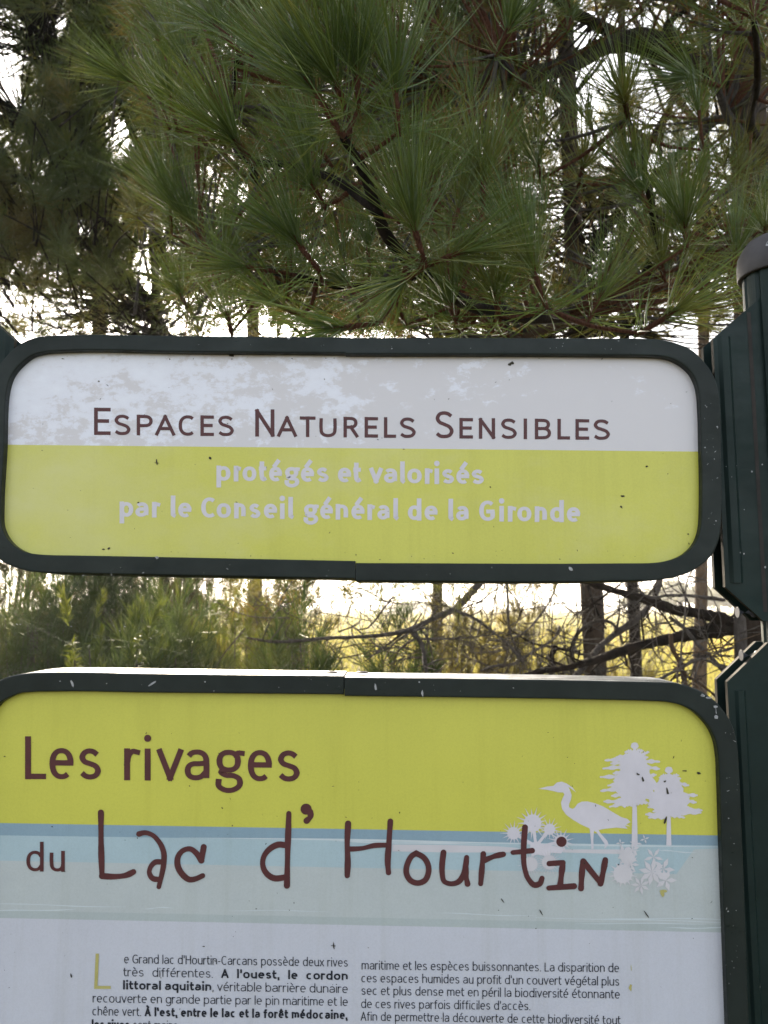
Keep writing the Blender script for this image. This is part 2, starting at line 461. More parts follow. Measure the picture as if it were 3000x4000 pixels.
class Ink:
    def __init__(s, dep=LD): s.mb = MB(); s.k = 0; s.dep = dep
    def ribbon(s, pts, hw, cap='square', contrast=0.0, closed=False):
        """ribbon in sign pixels, hw scalar or per point"""
        p = np.array(pts, float)
        if not closed and len(p) > 1:
            keep = np.r_[True, np.linalg.norm(np.diff(p, axis=0), axis=1) > 1e-6]
            p = p[keep]
        n = len(p)
        if n < 2: return
        h = np.broadcast_to(np.asarray(hw, float), (n,)) if np.ndim(hw) == 0 or len(np.atleast_1d(hw)) == n else np.interp(np.linspace(0, 1, n), np.linspace(0, 1, len(hw)), hw)
        if closed:
            t0 = unit(p - np.roll(p, 1, 0)); t1 = unit(np.roll(p, -1, 0) - p)
        else:
            d = unit(np.diff(p, axis=0)); t0 = np.vstack([d[:1], d]); t1 = np.vstack([d, d[-1:]])
        tg = unit(t0 + t1)
        nm = np.column_stack([-tg[:, 1], tg[:, 0]])
        n1 = np.column_stack([-t1[:, 1], t1[:, 0]])
        mit = 1 / np.clip((nm * n1).sum(1), 0.5, 1)
        hh = h * (1 - contrast * np.abs(tg[:, 0]))
        if cap == 'square' and not closed:
            p = p.copy(); p[0] -= tg[0] * hh[0] * 1.0; p[-1] += tg[-1] * hh[-1] * 1.0
        L = p + nm * (hh * mit)[:, None]; Rr = p - nm * (hh * mit)[:, None]
        dep = s.dep - 0.000012 * (s.k % 7); s.k += 1
        V = [S(x, y, dep) for x, y in np.vstack([L, Rr])]
        f = [(i, i+1, n+i+1, n+i) for i in range(n-1)]
        if closed: f.append((n-1, 0, n, 2*n-1))
        s.mb.add(V, f)
        if cap == 'round' and not closed:
            for e, sg in ((0, -1), (n-1, 1)):
                a0 = math.atan2(tg[e][1]*sg, tg[e][0]*sg)
                ring = [p[e] + h[e] * np.array([math.cos(a0 + q), math.sin(a0 + q)]) for q in np.linspace(-math.pi/2, math.pi/2, 9)]
                s.mb.add([S(x, y, dep) for x, y in ring], [tuple(range(9))[::-1]])
    def disc(s, x, y, r, n=18):
        dep = s.dep - 0.000012 * (s.k % 7); s.k += 1
        s.mb.add([S(x + r*math.cos(a), y - r*math.sin(a), dep) for a in np.linspace(0, 2*math.pi, n, endpoint=False)], [tuple(range(n))[::-1]])
    def glyph(s, ch, x0, x1, yb, slope, xh, w, cap=None, contrast=0.12):
        extra = []
        if ch in ACC: ch, extra = ACC[ch]
        gw, strokes = GLY[ch]
        C = C_ if cap is None else cap
        def mp(p):
            x, y = p
            if gw == 0: X = (x0 + x1) / 2 + (x * w if x else 0)
            else: X = x0 + w/2 + x * (x1 - x0 - w)
            capg = ch.isupper() and len(ch) == 1
            if capg:
                Y = w/2 + y / C_ * (xh * C - w)
            elif y <= 0: Y = w/2 + y * xh
            elif y <= 1: Y = w/2 + y * (xh - w)
            else: Y = xh - w/2 + (y - 1) * xh
            yy = yb + slope * (X - x0)
            return (X - 0.012 * Y * 0, yy - Y)
        for q in strokes + extra:
            pts = [mp(p) for p in q]
            if len(pts) > 2 and ch in SMOOTH:
                closed = np.hypot(pts[0][0]-pts[-1][0], pts[0][1]-pts[-1][1]) < 1e-3
                sm = spline(pts, 4)
                if closed: s.ribbon(sm[:-1], w/2, None, contrast, True)
                else: s.ribbon(sm, w/2, None if False else 'square' if len(q) < 6 else None, contrast)
            elif len(pts) > 2: s.ribbon(pts, w/2, None, contrast)
            else: s.ribbon(pts, w/2, 'square', contrast * 0.6)
        if ch == 'i':
            s.disc((x0+x1)/2, yb + slope*(x1-x0)/2 - xh*1.32, w*0.60)
    def line(s, txt, x0, y0, x1, y1, xh, w, wb, kx=0.86):
        """justified line; * toggles bold"""
        sl = (y1 - y0) / (x1 - x0)
        items = []; bold = False; tot = 0; ns = 0
        for ch in txt:
            if ch == '*': bold = not bold; continue
            ww = wb if bold else w
            if ch == ' ': items.append((' ', 0, ww)); ns += 1; continue
            g = GLY[ACC[ch][0] if ch in ACC else ch][0]
            gw = g * xh * kx + ww * (0.75 if g else 1.0)
            sb = xh * 0.105 * kx * (0.5 if ch in 'vxAftr' else 1)
            items.append((ch, gw, ww, sb)); tot += gw + 2 * sb
        sp_w = xh * 0.42
        sc = (x1 - x0 - ns * sp_w) / tot
        if ns:
            if sc > 1.06: sc = 1.06
            sp_w = (x1 - x0 - tot * sc) / ns
        x = x0
        for it in items:
            if it[0] == ' ': x += sp_w; continue
            ch, gw, ww, sb = it
            x += sb * sc
            s.glyph(ch, x, x + gw * sc, y0 + sl * (x - x0), sl, xh, ww, None, 0.1)
            x += (gw + sb) * sc
    def build(s, name, m, parent): return s.mb.build(name, m, parent)

# ------------------------------------------------------------------ the header sign
hs = thing('header_sign', 'wide rounded lime and white sign reading Espaces Naturels Sensibles in a dark green frame', 'sign', tuple(S(1400, 2260)))
HL = [((1350,1316),(1350,1379)),((700,1311),(700,1374)),((241,1308),(241,1370)),((165,1312),(170,1375)),((118,1322),(125,1387)),((67,1349),(85,1416)),((24,1390),(55,1448)),((-12,1440),(35,1485)),((-32,1495),(24,1530)),((-42,1560),(19,1575)),((-52,1740),(14,1740)),((-62,1980),(2,1980)),((-60,2050),(3,2045)),((-50,2100),(12,2075)),((-30,2145),(30,2107)),((0,2187),(58,2135)),((50,2213),(100,2157)),((110,2231),(150,2165)),((170,2237),(200,2168)),((260,2239),(270,2169)),((1388,2261),(1388,2191))]
HR = [((1350,1318),(1350,1383)),((2400,1321),(2400,1387)),((2530,1322),(2530,1389)),((2600,1328),(2585,1392)),((2660,1345),(2630,1403)),((2710,1370),(2670,1425)),((2750,1410),(2702,1456)),((2785,1460),(2722,1496)),((2804,1510),(2731,1535)),((2813,1570),(2735,1580)),((2818,1750),(2740,1750)),((2820,1980),(2742,1980)),((2818,2050),(2739,2050)),((2810,2103),(2730,2090)),((2785,2164),(2710,2130)),((2750,2200),(2680,2160)),((2700,2233),(2640,2181)),((2640,2254),(2590,2194)),((2570,2266),(2540,2199)),((2480,2269),(2460,2200)),((1390,2270),(1390,2199))]
_, pl = frame_half('frame', HL, hs)
_, prr = frame_half('frame', HR, hs, back=0.0872)
def face_outline(a, b, t=0.35):
    A = [(o[2] + (o[0]-o[2])*t, o[3] + (o[1]-o[3])*t) for o in a]
    B = [(o[2] + (o[0]-o[2])*t, o[3] + (o[1]-o[3])*t) for o in b]
    return A + B[::-1]
poly = face_outline(pl, prr)
mb = MB()
hline = lin(15, 1737, 2738, 1764)
flat(mb, clip_poly(poly, hline, False), PD, 0)
flat(mb, clip_poly(poly, hline, True), PD, 1)
mb.build('printed_face', [M['header_white'], M['yellow_faded']], hs)
# back sheet so that the box has depth
mb = MB(); flat(mb, poly, 0.070, 0); mb.build('back_sheet', M['paint_in'], hs)

ink = Ink(PD - 0.00025)
b1 = lin(366, 1699, 2385, 1719)
def caps(lst, conv, big):
    for ch, a, b in lst:
        x0, x1 = conv(a), conv(b)
        isb = (ch, a) in big
        ink.glyph(ch, x0, x1, b1(x0), 0.0099, 107/C_ if isb else 81/C_, 15.0 if isb else 13.5, None, 0.08)
c1 = lambda c: 340 + c / 1.728
c2 = lambda c: 1250 + c / 1.418
caps([('E',47,160),('S',182,295),('P',335,443),('A',460,595),('C',618,728),('E',765,857),('S',882,993),('N',1135,1265),('A',1283,1417),('T',1435,1543)], c1, {('E',47),('N',1135)})
caps([('U',-3,92),('R',130,213),('E',247,322),('L',354,422),('S',440,532),('S',637,742),('E',772,848),('N',880,970),('S',1000,1092),('I',1130,1145),('B',1190,1280),('L',1315,1385),('E',1415,1492),('S',1513,1608)], c2, {('S',637)})
ink.build('title_lettering', M['maroon'], hs)
ink = Ink(PD - 0.00025)
c1 = lambda c: 420 + c / 1.659
c2 = lambda c: 1300 + c / 1.6265
l1 = lin(c1(706), 1780 + 165/1.659, c2(960), 1780 + 184/1.6265)
l2 = lin(c1(78), 1780 + 398/1.659, c2(1570), 1780 + 424/1.6265)
def low(lst, conv, ln, xh, w):
    for ch, a, b in lst:
        x0, x1 = conv(a), conv(b)
        ink.glyph(ch, x0, x1, ln(x0), 0.0125, xh, w, 1.36, 0.24)
low([('p',706,797),('r',818,868),('o',875,965),('t',978,1033),('é',1047,1132),('G2',1145,1250),('é',1253,1340),('s',1355,1435),('e',1493,1580),('t',1590,1645)], c1, l1, 61, 18)
low([('v',232,318),('a',325,408),('l2',428,462),('o',473,565),('r',585,637),('i',645,677),('s',693,772),('é',785,868),('s',880,962)], c2, l1, 61, 18)
low([('p',78,167),('a',180,265),('r',288,345),('l2',410,447),('e',458,545),('C',607,705),('o',707,800),('n',820,895),('s',918,993),('e',1013,1100),('i',1120,1145),('l2',1172,1210),('G2',1268,1372),('é',1378,1462)], c1, l2, 61, 18)
low([('n',18,97),('é',118,203),('r',220,270),('a',283,360),('l2',385,420),('d',477,563),('e',583,667),('l2',735,770),('a',783,862),('G',930,1030),('i',1057,1088),('r',1112,1168),('o',1172,1262),('n',1283,1360),('d',1380,1468),('e',1487,1573)], c2, l2, 61, 18)
ink.build('subtitle_lettering', M['pale'], hs)

# ------------------------------------------------------------------ the information board
ib = thing('information_board', 'tall lime, blue and white board reading Les rivages du Lac d\'Hourtin', 'information board', tuple(S(1400, 5450)))
LR = [((1346,2646),(1346,2719)),((2350,2660),(2350,2734)),((2550,2665),(2540,2739)),((2640,2669),(2615,2744)),((2690,2680),(2658,2754)),((2753,2708),(2713,2781)),((2797,2741),(2753,2819)),((2835,2787),(2780,2857)),((2860,2830),(2797,2898)),((2877,2885),(2806,2950)),((2888,3000),(2811,3040)),((2897,3200),(2817,3230)),((2926,4000),(2845,4000)),((2965,5150),(2885,5100)),((2970,5280),(2884,5230)),((2930,5390),(2855,5310)),((2850,5440),(2800,5355)),((2700,5450),(2700,5370)),((1346,5450),(1346,5370))]
LL = [((1342,2641),(1342,2713)),((600,2632),(600,2706)),((190,2627),(200,2702)),((120,2629),(120,2704)),((60,2637),(75,2709)),((0,2656),(30,2728)),((-45,2690),(0,2746)),((-78,2735),(-25,2777)),((-98,2790),(-42,2815)),((-108,2860),(-52,2870)),((-112,2960),(-58,2960)),((-120,3300),(-72,3300)),((-145,4000),(-97,4000)),((-185,5150),(-130,5100)),((-185,5280),(-125,5230)),((-140,5390),(-90,5310)),((-60,5440),(-30,5355)),((100,5450),(100,5370)),((1342,5450),(1342,5370))]
_, pl2 = frame_half('frame', LL, ib)
_, pr2 = frame_half('frame', LR, ib, back=0.0872)
poly = face_outline(pl2, pr2)
mb = MB()
cuts = [(lin(0,3215,2820,3264), 0), (lin(0,3263,2800,3303), 1), (lin(0,3362,2800,3418), 2), (lin(0,3556,2800,3612), 3), (lin(0,3586,2800,3642), 4)]
rest = poly
for ln, mi in cuts:
    flat(mb, clip_poly(rest, ln, False), PD, mi)
    rest = clip_poly(rest, ln, True)
flat(mb, rest, PD, 5)
mb.build('printed_face', [M['yellow'], M['blue_dark'], M['blue_light'], M['grey_green'], M['grey_green_2'], M['paper']], ib)
mb = MB(); flat(mb, poly, 0.070, 0); mb.build('back_sheet', M['paint_in'], ib)

k4 = lambda pts: [(1800 + x/1.58, 2850 + y/1.58) for x, y in pts]
k5 = lambda pts: [(x/1.185, 3100 + y/1.185) for x, y in pts]
k6 = lambda pts: [(1250 + x/1.3825, 3100 + y/1.3825) for x, y in pts]
B0 = PD - 0.00014
# pale water streaks and the beach cut on the blue bands
mb = MB()
flat(mb, [(2711,3318),(2870,3312),(2875,3440),(2642,3415)], B0, 0)
mb.build('printed_beach', M['grey_green'], ib)
mb = MB()
def streak(x0, y0, x1, y1, w, dep):
    n = 14; top = []; bot = []
    for t in np.linspace(0, 1, n):
        x = x0 + (x1-x0)*t; y = y0 + (y1-y0)*t + 2.0*math.sin(7*t + x0)
        ww = w * (1 - abs(2*t-1)**3) * (0.75 + 0.25*math.sin(13*t + y0)) + 0.4
        top.append((x, y - ww/2)); bot.append((x, y + ww/2))
    flat(mb, top + bot[::-1], dep)
for k, a in enumerate([(700,3271,2870,3309,8),(1300,3285,1900,3300,7),(-60,3530,500,3543,4),(-60,3560,300,3552,5),(560,3549,680,3545,4),(900,3556,1300,3560,3),(1700,3567,2100,3578,4),(2080,3583,2860,3604,5),(2350,3586,2860,3592,4),(2250,3606,2760,3610,4),(2600,3624,2870,3625,5),(2560,3322,2720,3330,5)]):
    streak(*a, B0 - 0.00002*k)
mb.build('printed_streaks', M['pale2'], ib)
mb = MB()
flat(mb, k6([(390,275),(700,278),(960,285),(1050,292),(1100,300),(1040,318),(700,318),(390,312)]), B0 - 0.00006)
flat(mb, [(2190,3318),(2420,3318),(2500,3322),(2420,3336),(2200,3330)], B0 - 0.00006)
mb.build('printed_shore', M['pinkish'], ib)

# heron, pines, spiky flowers and their reflections
mb = MB(); Q = [PD - 0.00028]
def nz():
    Q[0] -= 0.0000028
    return Q[0]
heron = [(480,365),(530,352),(572,347),(592,327),(622,321),(652,332),(690,358),(712,388),(664,352),(676,380),(684,404),(680,432),(668,460),(668,480),(690,490),(705,480),(720,458),(745,445),(780,443),(830,455),(880,475),(930,505),(990,540),(1030,552),(1047,572),(1020,585),(1047,597),(1012,592),(1030,612),(960,605),(890,612),(850,620),(862,640),(903,685),(912,708),(885,738),(890,708),(836,632),(822,625),(818,680),(820,735),(806,738),(803,680),(795,610),(740,585),(690,555),(650,525),(625,490),(618,450),(630,420),(640,400),(632,388),(600,387),(575,380),(530,371)]
flat(mb, k4(heron), nz())
mb.build('printed_heron', M['pale'], ib)
mb = MB()
def finger(x0, y0, x1, y1, th, k):
    n = 13; top = []; bot = []
    for j in range(n):
        t = j/(n-1); x = x0 + (x1-x0)*t; y = y0 + (y1-y0)*t + 5*math.sin(2.4*t + k) - 10*math.sin(math.pi*t)*(.3 + .2*math.sin(k*1.7))
        w = th*(1 - .50*t)*(0.85 + .30*math.sin(17*t + k*2.1)) * (1 if j < n-1 else .55)
        top.append((x, y - w)); bot.append((x, y + w*.9))
    flat(mb, k4(top + bot[::-1]), nz())
    a = math.atan2(y1-y0, x1-x0)
    flat(mb, k4([(x1 + 9*math.cos(q) , top[-1][1]*.5 + bot[-1][1]*.5 + 6*math.sin(q)) for q in np.linspace(0, 2*math.pi, 9)[:-1]]), nz())
def pine_print(tx, top, base, foot, rows, w):
    flat(mb, k4([(tx-w*.5, top), (tx+w*.5, top), (tx+w*.7, base), (tx+w, foot), (tx-w, foot), (tx-w*.7, base)]), nz())
    core = []
    for j, q in enumerate(np.linspace(0, 2*math.pi, 40, endpoint=False)):
        ry = (base - top)/2*.96; rx = rows['core']*(1 + .10*math.sin(5*q) + .07*((j*7) % 3 - 1))
        yy = (base + top)/2 + ry*math.sin(q); core.append((tx + rx*math.cos(q)*(.50 + .60*(yy-top)/(base-top)), yy))
    flat(mb, k4(core), nz())
    flat(mb, k4([(tx + 24*math.cos(q)*(1 + .08*math.sin(5*q)), top - 18 + 21*math.sin(q)) for q in np.linspace(0, 2*math.pi, 20)[:-1]]), nz())
    for k, (yr, xt, yt) in enumerate(rows['tips']):
        finger(tx + (-14 if xt < tx else 14), yr, xt, yt, 21, k*1.3 + tx)
pine_print(1073, 118, 462, 716, {'core': 142, 'tips': [(150,1018,135),(160,965,165),(180,895,192),(215,930,214),(238,882,241),(262,945,266),(290,866,290),(318,948,318),(345,912,350),(372,868,378),(400,935,404),(425,975,428),(448,888,448),(455,922,480),(462,1010,474),(140,1120,126),(165,1156,138),(195,1150,176),(205,1222,202),(240,1222,240),(262,1150,264),(285,1200,280),(310,1180,306),(340,1190,338),(380,1180,380),(415,1190,412),(445,1150,452)]}, 19)
pine_print(1284, 268, 540, 716, {'core': 138, 'tips': [(300,1340,288),(315,1352,304),(340,1402,340),(365,1350,358),(395,1455,408),(420,1405,424),(440,1448,450),(470,1400,472),(490,1484,496),(510,1478,516),(525,1376,548),(300,1230,296),(335,1200,332),(370,1190,364),(400,1180,396),(435,1165,430),(465,1160,478),(495,1190,500),(520,1146,522),(535,1164,548),(540,1240,546)]}, 16)
mb.build('printed_pines', M['pale'], ib)
mb = MB()
def burr(cx, cy, r, rs, n, stem=None):
    pts = []
    for k in range(n * 4):
        a = 2*math.pi*k/(n*4); j = k % 4
        rr = r if j in (0, 3) else r if j == 1 else rs * (0.86 + 0.28*((k*37) % 11)/11)
        pts.append((cx + rr*math.cos(a), cy + rr*math.sin(a)))
    flat(mb, k4(pts), nz())
    if stem:
        (x, y) = stem; d = math.hypot(x-cx, y-cy); ox, oy = (y-cy)/d*9, -(x-cx)/d*9
        flat(mb, k4([(cx+ox,cy+oy),(x+ox,y+oy),(x-ox,y-oy),(cx-ox,cy-oy)]), nz())
burr(443,578,54,102,17,(462,700)); burr(325,640,38,78,15,(440,705)); burr(548,615,34,74,14,(480,700)); burr(618,690,40,82,14,(500,720))
flat(mb, k4([(430,700),(470,690),(500,705),(560,715),(640,735),(620,765),(560,760),(540,785),(470,770),(440,785),(425,740)]), nz())
mb.build('printed_thistles', M['pale'], ib)
mb = MB()
burr(430,830,44,84,24); burr(545,820,44,92,24)
def star(cx, cy, r, n, a0, wd=0.30):
    for k in range(n):
        a = a0 + 2*math.pi*k/n
        flat(mb, k4([(cx,cy),(cx+r*.55*math.cos(a-wd),cy+r*.55*math.sin(a-wd)),(cx+r*math.cos(a),cy+r*math.sin(a)),(cx+r*.55*math.cos(a+wd),cy+r*.55*math.sin(a+wd))]), nz())
burr(1000,890,58,86,16); burr(1030,790,44,64,9); star(1190,785,64,5,0.3); star(1250,860,74,5,0.1,0.36); star(1265,930,70,5,0.0,0.4); star(1110,960,62,7,0.5,0.3)
star(1180,880,86,8,.2,0.34); star(1135,675,30,4,-1.9,.35); star(985,700,28,4,-1.7,.35)
star(1005,760,52,6,.2,.4); star(1060,740,46,5,.9,.4); star(1045,830,60,7,.1,.3); star(1080,700,40,4,.2,.3)
mb.build('printed_flowers', M['pinkish'], ib)

# lettering of the board
ink = Ink()
c1 = lambda c: 60 + c / 1.406
bl = lin(97, 3044, 1173, 3055)
for ch, a, b in [('L',53,170),('e',187,320),('s',347,473),('r',597,687),('i',708,745),('v',777,922),('a',930,1065),('G2',1095,1262),('e',1277,1410),('s',1438,1565)]:
    x0, x1 = c1(a), c1(b)
    ink.glyph(ch, x0, x1, bl(x0), 0.0102, 125, 23.5, 1.345, 0.14)
for ch, a, b in [('d',122,202),('u',230,300)]:
    ink.glyph(ch, a/1.185, b/1.185, 3404 + (a-122)*0.01, 0.0102, 82, 14.5, None, 0.14)
ink.build('title_lettering', M['maroon'], ib)
ink = Ink()
def hand(conv, w, pts, closed=False, taper=None):
    pp = conv(pts)
    sm = spline(pp + ([pp[0]] if closed else []), 6) if len(pp) > 2 else np.array(pp)
    if closed: ink.ribbon(sm[:-1], w/2, None, 0, True)
    else:
        n = len(sm); t = np.linspace(0, 1, n)
        ink.ribbon(sm, w/2 * (1 + 0.10*np.sin(9*t + pts[0][0])), 'round', 0)
W = 22.5
hand(k5, W, [(467,88),(468,250),(472,380)]); hand(k5, W, [(472,382),(540,384),(590,376),(618,362)])
hand(k5, W*.9, [(643,187),(668,181),(702,190),(735,222),(757,270),(757,330),(745,390),(735,432)]); hand(k5, W*.9, [(748,316),(718,318),(697,340),(691,365),(706,392),(738,398)])
hand(k5, W, [(943,247),(932,308)]); hand(k5, W, [(932,310),(910,277),(880,256),(850,262),(825,290),(821,325),(845,375),(878,398),(910,393),(938,380)])
hand(k5, W, [(1337,92),(1332,250),(1328,426)]); hand(k5, W, [(1326,240),(1290,236),(1250,255),(1222,290),(1216,330),(1236,372),(1266,391),(1324,387)])
x, y = k5([(1417,72)])[0]; ink.disc(x, y, 22); hand(k5, W, [(1438,84),(1436,108),(1419,126)])
hand(k6, W, [(152,162),(147,270),(150,370),(147,443)]); hand(k6, W*.85, [(152,300),(230,295),(290,281),(372,278)]); hand(k6, W, [(380,150),(372,270),(366,380),(370,427)])
hand(k6, W, [(520,322),(562,347),(585,390),(585,430),(565,470),(530,483),(490,470),(467,430),(476,370),(498,335)], True)
hand(k6, W*.95, [(667,318),(660,380),(660,430),(672,475),(705,487),(745,478),(775,440),(788,380),(792,345)]); hand(k6, W*.95, [(790,400),(788,440),(797,488)])
hand(k6, W*.95, [(882,326),(875,400),(868,487)]); hand(k6, W*.95, [(880,364),(912,350),(950,336),(990,328)])
hand(k6, W*.95, [(1107,182),(1100,300),(1105,400),(1127,463),(1160,494),(1188,485),(1199,457)]); hand(k6, W*.9, [(1042,318),(1146,308)])
x, y = k6([(1304,260)])[0]; ink.disc(x, y, 20.5)
hand(k6, W*.95, [(1238,378),(1312,373)]); hand(k6, W, [(1312,374),(1305,430),(1297,498)]); hand(k6, W, [(1236,510),(1372,500)])
hand(k6, W, [(1410,512),(1414,440),(1420,364)]); hand(k6, W, [(1422,366),(1518,486)]); hand(k6, W, [(1515,486),(1530,420),(1541,358)])
ink.build('handwritten_lettering', M['maroon'], ib)
ink = Ink()
q2 = lambda c: c / 1.106
q3 = lambda c: 1350 + c / 1.106
XH, WR, WB = 25.5, 3.4, 7.0
for t, a, ya, b, yb in [("e Grand lac d'Hourtin-Carcans possède deux rives",534,3763,1505,3776.6),("très différentes. *A l'ouest, le cordon*",531,3813.6,1505,3829),("*littoral aquitain*, véritable barrière dunaire",529,3865,1505,3879.6),("recouverte en grande partie par le pin maritime et le",399,3915.8,1505,3930),("chêne vert. *À l'est, entre le lac et la forêt médocaine,*",397,3966.5,1503,3981.8)]:
    ink.line(t, q2(a), ya, q2(b), yb, XH, WR, WB)
ink.line("*les rives* sont moins", 357, 4018, 695, 4023, XH, WR, WB)
for t, a, ya, b, yb in [("maritime et les espèces buissonnantes. La disparition de",67,3787.4,1184,3798),("ces espaces humides au profit d'un couvert végétal plus",66,3837,1185,3850.7),("sec et plus dense met en péril la biodiversité étonnante",66,3886,1187,3901),("de ces rives parfois difficiles d'accès.",65,3937.5,800,3946.6),("Afin de permettre la découverte de cette biodiversité tout",64,3987,1190,4002.6)]:
    ink.line(t, q3(a), ya, q3(b), yb, XH, WR, WB)
ink.build('body_lettering', M['ink'], ib)
ink = Ink()
ink.ribbon([(q2(420), 3650 + q2(90)), (q2(414), 3650 + q2(228))], 6.5, 'square'); ink.ribbon([(q2(414), 3650 + q2(229)), (q2(472), 3650 + q2(229))], 6.0, 'square')
ink.build('drop_capital', M['olive'], ib)
# rivets on the top of the frame
for px in (1295, 1415):
    mb = MB()
    c = P(px, 2640, D + 0.052); zt = S(px, 2643)[2] + 0.0006
    ring = []
    for r, h in ((.0085, 0), (.0085, .0016), (.005, .0026), (.0045, .0016)):
        ring += [(c[0] + r*math.cos(a), D + 0.052 + r*math.sin(a), zt + h) for a in np.linspace(0, 2*math.pi, 14, endpoint=False)]
    f = [(i*14 + k, i*14 + (k+1) % 14, (i+1)*14 + (k+1) % 14, (i+1)*14 + k) for i in range(3) for k in range(14)] + [tuple(42 + k for k in range(14))]
    mb.add(ring, f); mb.build('rivet', M['cap'], ib)

# dirt specks and stuck insects on both boards
def specks(parent, spots, dep, m, name):
    mb = MB()
    for k, (x, y, r, e, a) in enumerate(spots):
        n = 7; pts = []
        for j in range(n):
            q = 2*math.pi*j/n; rr = r * (0.6 + 0.7*rng.random())
            u, w = rr*math.cos(q)*e, rr*math.sin(q)/e
            pts.append((x + u*math.cos(a) - w*math.sin(a), y + u*math.sin(a) + w*math.cos(a)))
        flat(mb, pts, dep - 0.00001*(k % 9))
    return tag(mb.build(name, m, parent), kind='stuff')
def rnd_spots(n, x0, x1, y0, y1, r0, r1):
    return [(rng.uniform(x0, x1), rng.uniform(y0, y1), r0 + (r1-r0)*rng.random()**3, 1 + rng.random()**2*1.2, rng.uniform(0, 3.1)) for _ in range(n)]
hsp = rnd_spots(30, 150, 2560, 2150, 2186, 1.2, 3.2) + rnd_spots(14, 150, 2560, 1392, 1404, 1.2, 4) + rnd_spots(44, 60, 2700, 1420, 2170, 1.4, 3.8) + [(612,1805,6,1.9,1.5),(612,1808,4,2.6,0.1),(1990,1424,6,1.3,0),(2000,1418,7,1.2,.4),(905,1387,11,1.2,0),(2432,1937,6,1.5,0),(2427,1980,5,1.3,1),(540,1963,4,1,0),(425,2142,5,1.2,0),(404,2146,4,1.4,0),(2526,1822,5,1.2,0),(820,1790,6,1,0)]
specks(hs, hsp, PD - 0.0006, M['speck'], 'dirt_specks')
bsp = rnd_spots(95, 10, 2800, 2790, 3990, 1.3, 3.6) + [(1303,3695,7,2.4,1.5),(1303,3695,5,2.2,.1),(2492,3024,5,1.4,.6),(2512,3045,8,1.5,1.2),(2607,3090,9,1.9,1.4),(2600,3205,9,1.8,1.9),(2598,3052,5,1.2,0),(2731,3021,6,1.3,.4),(2674,3011,6,1.9,.1),(278,3812,5,1.8,1.4),(740,3070,3,1,0),(2524,3570,7,2.4,1),(2114,3565,6,2.2,1),(1963,3517,6,2.2,1)]
specks(ib, bsp, PD - 0.0011, M['speck'], 'dirt_specks')
specks(ib, [(2590,3480,9,1.6,.1),(2588,3490,10,1.2,1.5),(2464,3850,6,1.3,1.6),(2462,3862,8,1.2,1.2),(2466,3780,4,3,1.5)], PD - 0.0007, M['olive'], 'rust_stain')
specks(hs, rnd_spots(16, 100, 2700, 1325, 1366, 1., 3.5) + rnd_spots(12, 300, 2600, 2206, 2250, 1., 4) + rnd_spots(22, 2750, 2805, 1560, 2050, 1., 3.5) + [(1128,1321,6,1.1,0),(614,2178,7,1.2,0),(2230,2222,9,1.2,.6)], -0.0006, M['dropping'], 'pale_specks')
specks(ib, rnd_spots(20, 150, 2600, 2650, 2700, 1., 3.5) + rnd_spots(26, 2830, 2890, 2850, 3900, 1., 3.5) + [(2797,2800,9,1.2,1.5),(2797,2778,5,3,1.5),(2797,2760,7,1.2,0),(2745,2716,7,1.3,0),(2768,2725,7,1.6,.1),(282,2672,9,1.6,1.2),(595,2670,8,2.2,-.6),(1468,2685,8,1.8,1.5),(1650,2710,8,1.6,1.4)], -0.0006, M['dropping'], 'pale_specks')

# ------------------------------------------------------------------ posts with clamp plates
def plate(parent, poly, y0, thick, name='clamp_plate', ridge=None):
    """poly in world (x, z); a folded sheet with an edge toned dark for shade"""
    mb = MB(); n = len(poly)
    V = [(x, y0, z) for x, z in poly] + [(x, y0 + thick, z) for x, z in poly]
    area = sum(poly[i][0]*poly[(i+1) % n][1] - poly[(i+1) % n][0]*poly[i][1] for i in range(n))
    fr = tuple(range(n)) if area > 0 else tuple(range(n))[::-1]
    mb.add(V, [fr, tuple(i + n for i in fr[::-1])], 0)
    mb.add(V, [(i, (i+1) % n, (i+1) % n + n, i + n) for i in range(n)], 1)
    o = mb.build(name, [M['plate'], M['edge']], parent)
    if ridge:
        mb = MB()
        for xa, w, z0, z1, h in ridge:
            xs = [xa - w, xa - w*.5, xa + w*.5, xa + w]; ys = [0.0003, -h, -h, 0.0003]
            V = [(x, y0 + y, z0) for x, y in zip(xs, ys)] + [(x, y0 + y, z1) for x, y in zip(xs, ys)]
            mb.add(V, [(0, 1, 5, 4), (1, 2, 6, 5), (2, 3, 7, 6), (3, 2, 1, 0), (4, 5, 6, 7)], 0)
        mb.build('ridge', M['plate'], o).location = (0, 0, 0)
    return o
YF, YB = D + 0.030, D + 0.066                 # front and back plate
def XZ(px, py, d):
    q = P(px, py, d); return (q[0], q[2])
AX = 0.593                                    # post axis, mirrored for the other side
AYC = D + 0.053
